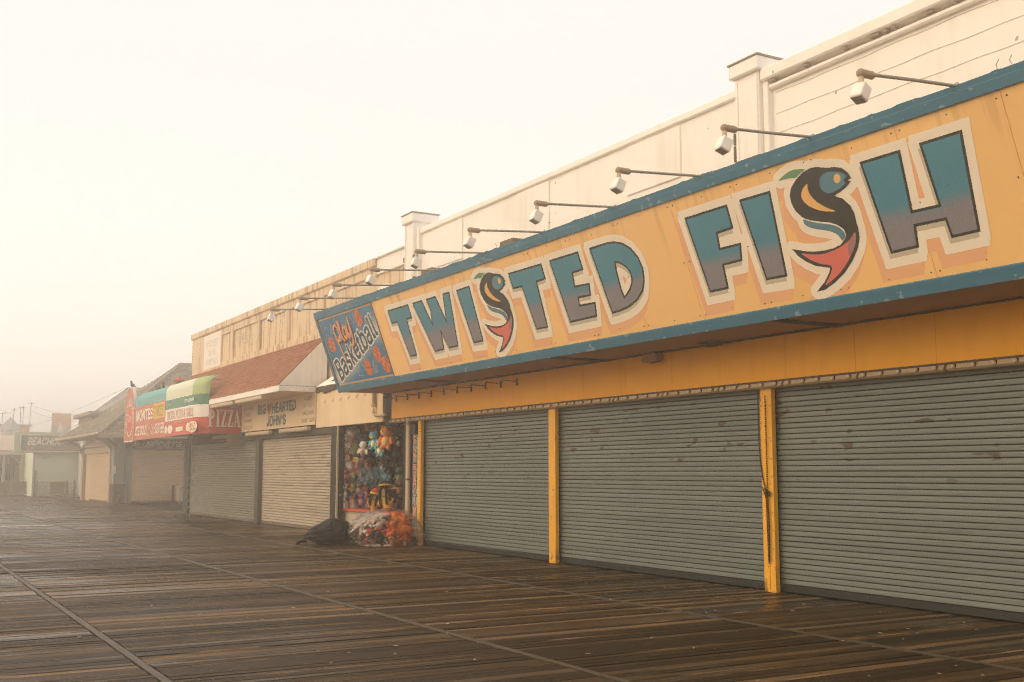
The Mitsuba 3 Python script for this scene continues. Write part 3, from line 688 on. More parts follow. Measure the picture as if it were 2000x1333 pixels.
put(R_ + '__shingles', ms, 'brown_shingle', kind='stuff')
put(R_ + '__rake_edge', [obox([29.14, *((M0 + M1) / 2 + sn * 0.01)], X_, np.r_[0, sl], np.r_[0, sn], 0.03, sll, 0.05)], 'matt', (0.20, 0.12, 0.07))
put(C + '__eave_fascia', bbox(29.10, 44.2, -9.56, -9.515, 3.78, 3.945, 0.006), 'white_wall')
put(C + '__eave_soffit', box(29.12, 44.1, -10.58, -9.56, 3.80, 3.82), 'cream_plain')
g = C + '__gable_end'; taken.add(g)
gp = Polygon([(-9.52, 3.93), (-10.9, 5.38), (-10.9, 3.93)])
for i in range(9):                                # vertical boards of the white end
    y0 = -9.52 - i * 0.155
    s = gp.intersection(sbox(y0 - 0.150, 3.0, y0, 6))
    if not s.is_empty and s.area > 1e-4:
        p = [(y, z) for y, z in list(s.exterior.coords)[:-1]]
        put(g + '__board', prof(p, 29.105, 29.135), 'white_wall')
put(g + '__foot_trim', bbox(29.07, 29.13, -10.75, -9.52, 3.79, 3.93, 0.006), 'white_wall')
put(g + '__foot_gap', box(29.085, 29.12, -10.75, -9.55, 3.925, 3.945), 'matt', (0.08, 0.06, 0.04))
# right part: cream fascia over the booth, small tar-edged lean-to above it
put(C + '__booth_fascia', bbox(24.45, 29.02, -10.70, -10.58, 2.80, 3.78, 0.006), 'cream_plain')
put(C + '__booth_fascia_edge', box(29.022, 29.085, -10.70, -10.59, 2.80, 3.8), 'matt', (0.10, 0.07, 0.045))
put(C + '__lean_to_roof', prof([(-10.5, 3.91), (-10.97, 4.22), (-10.97, 4.17), (-10.55, 3.88)], 24.45, 28.9), 'white_wall')
ms = []
x = 24.5
while x < 28.9:
    w = r.uniform(0.12, 0.4); ms.append(bbox(x, x + w, -10.62, -10.52, 3.80 - r.uniform(0, 0.10), 3.90 + r.uniform(0, .03), 0.02)); x += w * 0.9
put(C + '__tar_edge', ms, 'matt', (0.075, 0.06, 0.045), kind='stuff')
put(C + '__edge_cable', [tube([[29.05, -10.60, 3.84], [28.2, -10.68, 4.02], [27.2, -10.78, 4.27]], 0.018, 6), tube([[29.05, -10.58, 3.82], [28.2, -10.64, 3.95], [27.0, -10.74, 4.17]], 0.024, 6)], 'matt', (0.14, 0.10, 0.065))
hk = []
for i in range(6):
    x = 28.27 - 0.562 * i; z = 3.48 + 0.006 * i
    hk.append(tube([[x - .02, -10.57, z + .05], [x - .02, -10.55, z - .02], [x + .015, -10.54, z - .045], [x + .045, -10.545, z - .01], [x + .045, -10.55, z + .02]], 0.007, 5))
put(C + '__hooks', hk, 'matt', (0.42, 0.31, 0.18), kind='stuff')
k = thing('drain_pipe', 'beige plastic drain pipe with elbow on the cream fascia', 'pipe')
put(k + '__pipe', tube([[24.86, -10.52, 3.60], [24.86, -10.52, 3.22]], 0.048, 14), 'matt', (0.40, 0.34, 0.24), smooth=40)
put(k + '__coupling', tube([[24.86, -10.52, 3.25], [24.86, -10.52, 3.17]], 0.062, 14), 'matt', (0.55, 0.42, 0.26), smooth=40)
put(k + '__elbow', tube([[24.86, -10.52, 3.18], [24.86, -10.52, 3.05], [24.84, -10.52, 2.99], [24.77, -10.52, 2.955], [24.66, -10.52, 2.945], [24.15, -10.52, 2.94]], 0.034, 14), 'matt', (0.50, 0.37, 0.22), smooth=40)
# poster on the parapet
k = thing('parapet_poster', 'faded white poster on the far end of the cream parapet', 'poster')
put(k + '__board', bbox(40.05, 42.35, -10.93, -10.885, 5.45, 6.74, 0.005), 'matt', (0.78, 0.72, 0.62))
for s, z, h, w in (('VOTED BEST', 6.25, 0.26, 1.7), ('ON THE', 5.93, 0.22, 1.0), ('BOARDWALK', 5.58, 0.24, 1.7)):
    put(k + '__lettering', text(s, [41.2 + w / 2, -10.884, z], FU, FV, FN, w, h, True), 'matt', (0.60, 0.56, 0.50))
# the sign over the shutters
J = thing('souvenir_sign', "weathered cream BIG HEARTED JOHN'S sign with red heart and faded lists", 'sign')
put(J + '__board', bbox(29.09, 36.08, -10.62, -10.585, 2.90, 3.80, 0.004), 'cream_plain')
for s, x0, x1, z0, z1 in (('BIG', 34.32, 33.50, 3.40, 3.70), ('HEARTED', 32.88, 30.70, 3.38, 3.69), ("JOHN'S", 33.38, 31.58, 3.00, 3.31)):
    put(J + '__lettering_shadow', text(s, [x0 + 0.05, -10.584, z0 - 0.035], FU, FV, FN, x0 - x1, z1 - z0, True), 'matt', (0.36, 0.40, 0.33))
    put(J + '__lettering', text(s, [x0, -10.580, z0], FU, FV, FN, x0 - x1, z1 - z0, True), 'matt', (0.060, 0.090, 0.085))
ht = [(16 * math.sin(t) ** 3 / 34, (13 * math.cos(t) - 5 * math.cos(2 * t) - 2 * math.cos(3 * t) - math.cos(4 * t)) / 30) for t in np.linspace(0, 2 * np.pi, 40)[:-1]]
put(J + '__heart', sheet(affinity.scale(Polygon(ht), 0.52, 0.42, origin=(0, 0)), [33.19, -10.584, 3.54], FU, FV, FN, 0, 0.004), 'matt', (0.42, 0.11, 0.055))
for s, x0, x1, z, h, c in (('HOODIES', 30.0, 29.36, 3.60, .11, (.25, .25, .21)), ('SUN SCREEN', 30.2, 29.2, 3.40, .11, (.40, .36, .29)), ('SUNGLASSES', 30.2, 29.18, 3.19, .11, (.20, .19, .16)), ('HERMIT CRABS', 30.23, 29.1, 2.98, .12, (.24, .22, .18)),
                           ('ICE FUDGE', 35.87, 34.84, 3.59, .12, (.27, .25, .2)), ('TEE SHIRTS', 35.8, 34.92, 3.39, .12, (.30, .27, .21)), ('SOUVENIRS', 35.78, 34.90, 3.18, .11, (.16, .14, .11)), ('BEACH TOYS', 35.8, 34.88, 2.96, .12, (.17, .15, .12))):
    put(J + '__list_lettering', text(s, [x0, -10.584, z], FU, FV, FN, x0 - x1, h, False), 'matt', c)
for x in (33.9, 30.55):
    k = thing('tube_light', 'pale tube light under the foot of the souvenir sign, ' + ('farther one' if x > 32 else 'nearer one'), 'tube light')
    put(k + '__housing', bbox(x - 1.2, x + 1.2, -10.56, -10.42, 2.74, 2.85, 0.02), 'matt', (0.56, 0.46, 0.32))
    put(k + '__ribs', [box(q, q + 0.03, -10.565, -10.412, 2.735, 2.80) for q in np.arange(x - 1.1, x + 1.1, 0.16)], 'matt', (0.33, 0.25, 0.155), kind='stuff')
for x in (34.9, 32.0):
    k = thing('tube_light', 'pale tube light hung below the white mansard eave, ' + ('farther one' if x > 33 else 'nearer one'), 'tube light')
    put(k + '__housing', bbox(x - 1.3, x + 1.3, -9.66, -9.545, 3.66, 3.775, 0.02), 'matt', (0.62, 0.51, 0.36))
    put(k + '__ribs', [box(q, q + 0.03, -9.665, -9.54, 3.655, 3.72) for q in np.arange(x - 1.2, x + 1.2, 0.17)], 'matt', (0.36, 0.27, 0.17), kind='stuff')
k = thing('floodlight', 'small grey floodlight tucked under the white mansard eave', 'floodlight')
put(k + '__housing', ball([35.0, -10.0, 3.70], (0.14, 0.12, 0.07), 2), 'matt', (0.30, 0.26, 0.20), smooth=True)
put(k + '__bracket', tube([[35.0, -10.0, 3.72], [35.0, -10.1, 3.80]], 0.02, 6), 'matt', (0.12, 0.1, 0.08))
# shutters and their posts
shutter(C, 27.86, 34.30, -10.78, 2.76, 'shutter_beige', z0=0.09, pitch=0.079, each=False, deep=0.030, bar=(0.16, 0.13, 0.09))
shutter(C, 34.55, 43.3, -10.78, 2.76, 'shutter_beige', z0=0.09, pitch=0.079, each=False, deep=0.030, bar=(0.13, 0.12, 0.085))
put(C + '__shutter_box', box(27.86, 43.4, -10.9, -10.62, 2.62, 2.80), 'matt', (0.07, 0.065, 0.05))
put(C + '__post', bbox(34.24, 34.60, -10.80, -10.62, 0, 2.70, 0.01), 'matt', (0.085, 0.090, 0.075))
put(C + '__post', bbox(27.42, 27.85, -10.80, -10.58, 0, 2.80, 0.01), 'matt', (0.040, 0.042, 0.035))
put(C + '__post', bbox(43.3, 43.9, -10.80, -10.66, 0, 2.80, 0.01), 'matt', (0.085, 0.090, 0.075))
put(C + '__shop_wall', box(28.72, 44.1, -11.2, -10.83, 0, 3.6), 'matt', (0.06, 0.055, 0.045))
put(C + '__white_strip', bbox(27.37, 27.41, -10.62, -10.57, 0.0, 2.80, 0.005), 'matt', (0.55, 0.46, 0.33))
put(C + '__shutter_lock', bbox(27.9, 28.02, -10.77, -10.73, 1.15, 1.35, 0.01), 'matt', (0.30, 0.25, 0.17))
for xa, xb, z0, z1 in ((31.15, 31.75, 1.05, 1.62), (30.2, 31.0, 1.12, 1.75)):   # ghosts of torn-off notices
    for i in range(6):
        xx, zz = rng.uniform(xa, xb - .25), rng.uniform(z0, z1 - .2)
        put(C + '__notice_scrap', bbox(xx, xx + rng.uniform(.12, .4), -10.7625, -10.7605, zz, zz + rng.uniform(.08, .3), 0.001), 'matt', (0.27, 0.21, 0.14))

# ---------------------------------------------------------------- the pizza awning
A_ = thing('pizza_awning', 'rounded vinyl awning in teal, green, white and red with PIZZA on its near end', 'awning')
YF, YB, FS = -9.15, -10.60, 0.9642          # front line; the front was measured on y = -9.49 and is set out at FS of that
def fx(x): return x * FS
def fz(z): return 1.6 + (z - 1.6) * FS
def awning_profile(z0, z1, n=10, drop=0.0):
    """front edge points from z0 to z1, straight up and then a quarter barrel back to the wall."""
    zc, ry, rz = 4.40, 0.30, 0.34
    out = []
    for z in np.linspace(z0, z1, n):
        if z <= zc: out.append((YF, z))
        else:
            s = min(1.0, (z - zc) / rz); out.append((YF - ry * (1 - math.sqrt(max(0, 1 - s * s))), z))
    return out
def awning_band(xa, xb, z0, z1, col, key, n=8, corner=0.0, label=None, out=0.0):
    """a strip of the awning skin; near its right end the front turns the corner."""
    pr = awning_profile(z0, z1, n)
    cols = []
    nx = 26
    X = np.linspace(xa, xb, nx)
    v, f = [], []
    for i, x in enumerate(X):
        back = 0.0
        if corner and x < xa + corner: back = corner * 0.42 * (1 - math.sqrt(max(0.0, 1 - ((xa + corner - x) / corner) ** 2)))
        for (y, z) in pr:
            sag = 0.012 * math.sin(i * 2.1) * (z > 4.1)
            v.append([x, y - back + out, z + sag - 0.02 * (xb > 41) * (z > 4.3)])
    m = len(pr)
    for i in range(nx - 1):
        for j in range(m - 1):
            a, b, c, d = i * m + j, (i + 1) * m + j, (i + 1) * m + j + 1, i * m + j + 1
            f += [[a, b, c], [a, c, d]]
    mesh = trimesh.Trimesh(v, f, process=False)
    return put(key, mesh, 'vinyl', col, smooth=True, label=label)
scene['vinyl'] = principled(vcol, 0.38, 0.45)
XR, XM, XL = 36.15, 40.64, 46.05
awning_band(XR, XM, 2.85, 3.39, (0.52, 0.062, 0.022), A_ + '__red_band', corner=0.9)
awning_band(XR, XM, 3.39, 3.80, (0.80, 0.735, 0.64), A_ + '__white_band', corner=0.9)
awning_band(XR, XM, 3.80, 4.14, (0.045, 0.190, 0.105), A_ + '__green_band', corner=0.9)
awning_band(XR, XM, 4.14, 4.74, (0.62, 0.66, 0.46), A_ + '__pale_top', n=14, corner=0.9)
awning_band(XR - 0.01, XR + 0.75, 4.145, 4.74, (0.36, 0.46, 0.17), A_ + '__lime_end', n=14, corner=0.9, out=0.004)
awning_band(XM + 0.02, XL, 2.85, 4.17, (0.48, 0.115, 0.042), A_ + '__rust_band', n=10)
awning_band(XM + 0.02, XL, 4.17, 4.72, (0.06, 0.32, 0.29), A_ + '__teal_top', n=14)
awning_band(XL - 0.55, XL + 0.01, 4.18, 4.72, (0.10, 0.34, 0.40), A_ + '__blue_end', n=14, out=0.004)
put(A_ + '__end_panel', bbox(XR - 0.02, XR + 0.02, -10.62, -9.52, 2.86, 3.82, 0.004), 'vinyl', (0.55, 0.095, 0.045), label='dark red PIZZA end panel')
put(A_ + '__underside', box(XR + 0.03, XM - 0.3, -10.60, YF - 0.45, 2.90, 2.91), 'matt', (0.17, 0.135, 0.09))
put(A_ + '__frame_tubes', [tube([[XR + 0.9, YF - 0.05, 2.87], [XL - .1, YF - 0.05, 2.87]], 0.022, 8), tube([[XR + 0.9, YF - 0.30, 4.66], [XL - .1, YF - 0.30, 4.64]], 0.022, 8)] + [tube([[x, YF - 0.05, 2.875], [x, -10.6, 2.885]], 0.018, 6) for x in np.arange(XR + .9, XM, 1.15)] + [tube([[x, YF - 0.30, 4.66], [x, -10.2, 4.7]], 0.018, 6) for x in np.arange(XR + .9, XL, 1.15)], 'metal', kind='stuff')
# serif PIZZA on the near end and round the corner
def serif(ch):
    b = lambda x0, y0, x1, y1: sbox(x0, y0, x1, y1)
    if ch == 'I': return unary_union([b(.20, 0, .42, 1), b(.06, 0, .56, .035), b(.06, .965, .56, 1)]), .62
    if ch == 'P':
        bowl = affinity.scale(Point(0, 0).buffer(1), .40, .27).intersection(sbox(0, -1, 1, 1)); hole = affinity.scale(Point(0, 0).buffer(1), .20, .225).intersection(sbox(0, -1, 1, 1))
        return unary_union([b(.14, 0, .36, 1), b(.02, 0, .5, .035), b(.02, .965, .40, 1), affinity.translate(bowl, .36, .73).difference(affinity.translate(hole, .36, .73))]), .84
    if ch == 'Z': return unary_union([Polygon([(.05, 0), (.27, 0), (.66, .965), (.44, .965)]), b(.05, 0, .68, .04), b(.05, .96, .66, 1), Polygon([(.05, .96), (.05, .76), (.10, .90), (.2, .965)]), Polygon([(.68, .04), (.70, .26), (.62, .10), (.5, .035)])]), .76
    if ch == 'A': return unary_union([Polygon([(.36, 1), (.44, 1), (.78, 0), (.56, 0), (.33, .80), (.13, 0), (.08, 0)]), b(.2, .28, .6, .325), b(.0, 0, .24, .035), b(.48, 0, .86, .035)]), .86
x = 0.0; parts_ = []
for ch in 'PIZZA':
    s, w = serif(ch); parts_.append(affinity.translate(s, x, 0)); x += w + 0.07
word = affinity.scale(unary_union(parts_), 1.08 / x, 0.54, origin=(0, 0)).buffer(0.009)
put(A_ + '__pizza_lettering', sheet(word, [XR - 0.022, -9.50, 3.08], EU, EV, EN, 0.0, 0.003), 'matt', (0.84, 0.68, 0.52))
# lettering along the front
def front(s, x0, x1, z0, z1, col, bold=True, lift=0.006, key='lettering', shear=0.0):
    return put(A_ + '__' + key, text(s, [fx(x0), YF, fz(z0)], FU, FV, FN, FS * (x0 - x1), FS * (z1 - z0), bold, lift, shear), 'matt', col)
front('MONTES', 47.35, 44.30, 3.66, 4.10, (0.86, 0.76, 0.64))
put(A_ + '__yellow_box', sheet(sbox(0, 0, 1.86, 0.56), [fx(44.18), YF, fz(3.64)], FU, FV, FN, 0.004, 0.002), 'matt', (0.72, 0.44, 0.13))
front("TAKIS'", 44.10, 42.36, 3.69, 4.15, (0.33, 0.29, 0.06), lift=0.008)
front('ICE COLD', 47.40, 45.35, 3.08, 3.46, (0.86, 0.74, 0.62))
front('Coca-Cola', 45.30, 43.95, 3.02, 3.48, (0.74, 0.45, 0.34), shear=0.25)
front('SOLD HERE', 43.90, 42.28, 3.06, 3.46, (0.86, 0.75, 0.63))
front('INSIDE PIZZA & GRILL', 41.85, 38.05, 3.50, 3.82, (0.60, 0.30, 0.22), bold=False)
front('STYLE BAR', 39.3, 38.0, 4.02, 4.13, (0.86, 0.84, 0.74))
front('PIZZERIA', 42.0, 41.2, 3.98, 4.08, (0.50, 0.52, 0.40))
front('FRESH HOT SLICES', 40.6, 38.7, 3.34, 3.42, (0.70, 0.40, 0.30), bold=False)
put(A_ + '__white_label', sheet(sbox(0, 0, 0.96, 0.145), [fx(40.45), YF, fz(3.04)], FU, FV, FN, 0.004, 0.002), 'matt', (0.76, 0.66, 0.56))
for x, w in ((41.35, 0.36), (38.75, 0.22), (42.0, 0.2)):
    put(A_ + '__food_picture', sheet(affinity.scale(Point(0, 0).buffer(1), w, 0.15), [fx(x), YF, fz(3.15)], FU, FV, FN, 0.004, 0.002), 'matt', (0.74, 0.66, 0.52))
k = put(A_ + '__pizza_picture', sheet(affinity.scale(Point(0, 0).buffer(1), 0.60, 0.19), [fx(38.1), YF, fz(3.13)], FU, FV, FN, 0.004, 0.002), 'matt', (0.74, 0.58, 0.44))
tops = [affinity.translate(affinity.scale(Point(0, 0).buffer(1, 4), rng.uniform(.05, .10), rng.uniform(.02, .035)), rng.uniform(-.4, .4), rng.uniform(-.11, .11)) for _ in range(26)]
for c, q in (((0.50, 0.13, 0.06), tops[:9]), ((0.16, 0.22, 0.07), tops[9:17]), ((0.70, 0.50, 0.25), tops[17:])):
    put(k + '__topping', sheet(unary_union(q), [fx(38.1), YF, fz(3.13)], FU, FV, FN, 0.0065, 0.001), 'matt', c)
# the round-topped board at its far end
k = thing('round_top_sign', 'narrow rust red round topped sign at the far end of the awning', 'sign')
rt = Polygon([(0, 0), (1.75, 0), (1.75, 1.5)] + [(0.875 + 0.875 * math.cos(t), 1.5 + 0.68 * math.sin(t)) for t in np.linspace(0, math.pi, 18)] + [(0, 1.5)])
put(k + '__board', sheet(rt, [47.75, YF - 0.05, 2.84], FU, FV, FN, 0, 0.07), 'vinyl', (0.44, 0.12, 0.052))
put(k + '__rim', sheet(rt.buffer(0.03).difference(rt.buffer(-0.015)), [47.75, YF - 0.06, 2.84], FU, FV, FN, 0, 0.10), 'matt', (0.70, 0.58, 0.44))
el = affinity.scale(Point(0, 0).buffer(1), 0.62, 0.66)
put(k + '__ring', sheet(el.difference(affinity.scale(el, 0.93, 0.93)), [46.87, YF + 0.022, 3.68], FU, FV, FN, 0, 0.002), 'matt', (0.74, 0.58, 0.46))
put(k + '__disc', sheet(affinity.scale(el, 0.62, 0.66), [46.87, YF + 0.022, 3.72], FU, FV, FN, 0, 0.002), 'matt', (0.54, 0.105, 0.05))
ring_letters = []
for i, ch in enumerate('WORLD FAMOUS PIZZA '):
    if ch == ' ': continue
    a = math.radians(215 - 250 * i / 18)
    q = affinity.rotate(text_poly(ch, 0.10, 0.13, True), math.degrees(a) - 90, origin=(0.05, 0.0))
    ring_letters.append(affinity.translate(q, 0.70 * math.cos(a) - 0.05, 0.74 * math.sin(a)))
put(k + '__ring_lettering', sheet(unary_union(ring_letters), [46.87, YF + 0.022, 3.68], FU, FV, FN, 0, 0.002), 'matt', (0.76, 0.62, 0.50))
put(k + '__script', text('Pizza', [47.25, YF + 0.026, 3.62], FU, FV, FN, 0.75, 0.30, False, 0, 0.3), 'matt', (0.74, 0.55, 0.44))
# board below the near end, and the awning post
put(A_ + '__hanging_board', bbox(XR - 0.01, XR + 0.03, -10.62, -10.12, 2.46, 2.858, 0.004), 'matt', (0.26, 0.19, 0.12))
k = thing('awning_light', 'pale tube light under the pizza awning above the dark shutter', 'tube light')
put(k + '__housing', bbox(36.7, 38.9, -10.50, -10.38, 2.74, 2.86, 0.02), 'matt', (0.42, 0.36, 0.27))
put(k + '__end_cap', bbox(36.66, 36.70, -10.50, -10.38, 2.745, 2.855, 0.01), 'matt', (0.20, 0.17, 0.13))
k = thing('awning_post', 'dark post with torn stickers holding the front of the pizza awning', 'post')
put(k + '__pole', bbox(37.80, 37.88, -9.41, -9.33, 0, 2.88, 0.010), 'matt', (0.075, 0.078, 0.066))
put(k + '__pale_edge', bbox(37.785, 37.80, -9.42, -9.40, 0, 2.86, 0.004), 'matt', (0.34, 0.31, 0.25))
put(k + '__stickers', [bbox(37.792, 37.799, -9.40, -9.34, z, z + rng.uniform(.04, .12), 0.002) for z in (0.15, 0.4, 0.62, 0.95, 1.15, 1.38)], 'matt', (0.22, 0.26, 0.23), kind='stuff')
# birds on the awning
def bird(x, y, z, s, rz, label, pale=False):
    k = thing('pigeon', label, 'bird', None)
    R = trimesh.transformations.rotation_matrix(rz, [0, 0, 1])
    def tr(m): m.apply_scale(s); m.apply_transform(R); m.apply_translation([x, y, z]); return m
    body = trimesh.util.concatenate([ball([0, 0, 0.12], (0.13, 0.075, 0.085), 2), ball([0.11, 0, 0.20], (0.05, 0.045, 0.085), 2), ball([0.14, 0, 0.275], (0.045, 0.04, 0.042), 2)])
    c = (0.10, 0.095, 0.075)
    put(k + '__body', tr(body), 'matt', c, smooth=True)
    put(k + '__tail', tr(obox([-0.18, 0, 0.09], [0.94, 0, 0.33], Y_, [-0.33, 0, 0.94], 0.16, 0.07, 0.02)), 'matt', (0.07, 0.065, 0.05))
    put(k + '__beak', tr(trimesh.creation.cone(0.014, 0.05, sections=6).apply_transform(trimesh.transformations.rotation_matrix(math.pi / 2, [0, 1, 0])).apply_translation([0.18, 0, 0.275])), 'matt', (0.16, 0.12, 0.08))
    for sg in (-1, 1): put(k + '__leg', tr(tube([[0.0, sg * 0.03, 0.05], [0.01, sg * 0.03, 0.0]], 0.008, 5)), 'matt', (0.20, 0.09, 0.06))
bird(46.75, -9.17, 5.01, 0.9, 2.4, 'dark pigeon perched on top of the round topped red sign')
bird(43.4, -9.45, 4.70, 0.8, 0.4, 'dark pigeon on the teal end of the awning, nearer the round topped sign')
bird(42.5, -9.45, 4.70, 0.8, 2.9, 'dark pigeon on the teal awning beside the red vent cap')
k = thing('vent_cap', 'small red vent cap poking above the teal awning', 'vent')
put(k + '__pipe', tube([[41.2, -9.7, 4.6], [41.2, -9.7, 4.95]], 0.09, 10), 'matt', (0.30, 0.08, 0.05))
put(k + '__hood', trimesh.creation.cone(0.2, 0.16, sections=14).apply_translation([41.2, -9.7, 4.93]), 'matt', (0.55, 0.10, 0.06))

# ---------------------------------------------------------------- the prize booth
K = thing('prize_booth', 'dark open prize booth with red topped counter, hung full of plush toys', 'booth')
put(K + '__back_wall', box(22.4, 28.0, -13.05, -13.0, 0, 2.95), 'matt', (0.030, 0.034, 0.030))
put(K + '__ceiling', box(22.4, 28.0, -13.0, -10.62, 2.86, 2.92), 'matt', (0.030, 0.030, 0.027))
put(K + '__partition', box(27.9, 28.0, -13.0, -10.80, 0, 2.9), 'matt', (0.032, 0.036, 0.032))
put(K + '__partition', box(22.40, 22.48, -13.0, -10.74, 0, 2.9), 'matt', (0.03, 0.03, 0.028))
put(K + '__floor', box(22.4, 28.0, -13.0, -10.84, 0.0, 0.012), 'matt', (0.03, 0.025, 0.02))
gr = [tube([[x, -12.55, 0.2], [x, -12.55, 2.86]], 0.005, 4, False) for x in np.arange(22.8, 27.8, 0.22)] + [tube([[22.6, -12.56, z], [27.85, -12.56, z]], 0.005, 4, False) for z in np.arange(0.4, 2.8, 0.22)]
put(K + '__grid', gr, 'matt', (0.10, 0.10, 0.09), kind='stuff')
put(K + '__counter', bbox(23.4, 27.72, -11.2, -10.86, 0.0, 0.60, 0.006), 'matt', (0.50, 0.42, 0.33))
put(K + '__counter_top', bbox(23.35, 27.8, -11.3, -10.78, 0.60, 0.66, 0.012), 'gloss', (0.55, 0.075, 0.030), label='bright red counter top')
gc = [(0.55, 0.11, 0.05), (0.15, 0.16, 0.20), (0.62, 0.40, 0.20), (0.30, 0.30, 0.32), (0.62, 0.58, 0.50), (0.40, 0.06, 0.04)]
for i in range(26):                               # brushed graffiti on its front
    u = rng.uniform(23.6, 27.5); z = rng.uniform(0.12, 0.42)
    put(K + '__graffiti_stroke', sheet(LineString([(0, 0), (rng.uniform(-.12, .12), rng.uniform(.08, .2)), (rng.uniform(-.18, .18), rng.uniform(-.05, .15))]).buffer(rng.uniform(.02, .05)), [u, -10.858, z], FU, FV, FN, 0.0004 * i, 0.0008), 'matt', gc[i % 6])
put(K + '__side_frame', bbox(22.95, 23.10, -10.80, -10.60, 0, 2.86, 0.01), 'matt', (0.10, 0.075, 0.05))
put(K + '__metal_edge', bbox(23.11, 23.15, -10.70, -10.59, 0.0, 2.84, 0.006), 'matt', (0.36, 0.29, 0.20))
k = thing('white_pipe', 'white painted vertical pipe beside the PRIZE EVERY TIME board', 'pipe')
put(k + '__pipe', tube([[22.84, -10.52, 0.02], [22.84, -10.52, 2.78]], 0.048, 12), 'matt', (0.60, 0.47, 0.34), smooth=40)
put(k + '__clip', bbox(22.78, 22.90, -10.57, -10.46, 1.42, 1.46, 0.006), 'matt', (0.16, 0.12, 0.09))
put(k + '__collar', tube([[22.84, -10.52, 2.66], [22.84, -10.52, 2.74]], 0.06, 12), 'matt', (0.34, 0.26, 0.18), smooth=40)
k = thing('prize_board', 'narrow upright blue board lettered PRIZE EVERY TIME in red and white', 'sign')
put(k + '__board', bbox(22.475, 22.735, -10.72, -10.585, 0.18, 2.66, 0.006), 'matt', (0.30, 0.42, 0.46))
put(k + '__head_box', bbox(22.48, 22.66, -10.62, -10.50, 2.44, 2.66, 0.01), 'matt', (0.045, 0.05, 0.055))
z = 2.46
for ch in 'PRIZE EVERY TIME W':
    if ch == ' ': z -= 0.055; continue
    h = 0.112
    z -= h + 0.012
    p = text_poly(ch, 0.155 if ch != 'I' else 0.05, h, True)
    p = affinity.translate(p, (0.26 - p.bounds[2]) / 2, 0)
    dim = ch == 'W'
    put(k + '__letter_edge', sheet(p.buffer(0.030, join_style=1), [22.735, -10.584, z], FU, FV, FN, 0.001, 0.001), 'matt', (0.16, 0.15, 0.14) if dim else (0.035, 0.032, 0.032))
    put(k + '__letter', sheet(p.buffer(0.006), [22.735, -10.584, z], FU, FV, FN, 0.003, 0.001), 'matt', (0.36, 0.30, 0.26) if dim else (0.60, 0.30, 0.22))
put(k + '__grime', [bbox(22.49 + rng.uniform(0, .15), 22.70, -10.583, -10.5805, zz, zz + rng.uniform(.02, .05), .001) for zz in (0.22, 0.30, 0.40)], 'matt', (0.10, 0.08, 0.06), kind='stuff')
k = put('hanging_cable', tube([[25.4, -10.62, 2.84], [25.4, -10.63, 2.5], [25.42, -10.66, 2.36]], 0.012, 6), 'matt', (0.04, 0.035, 0.03))
labels[k] = {'label': 'thin dark cord hanging at the mouth of the booth', 'category': 'cord'}
k = thing('price_tag', 'small yellow price card hung among the toys', 'card')
put(k + '__card', bbox(26.95, 27.27, -10.99, -10.98, 1.87, 1.98, 0.002), 'matt', (0.55, 0.40, 0.13))
put(k + '__lettering', text('JUMBO', [27.24, -10.979, 1.90], FU, FV, FN, 0.23, 0.05, True), 'matt', (0.10, 0.07, 0.04))

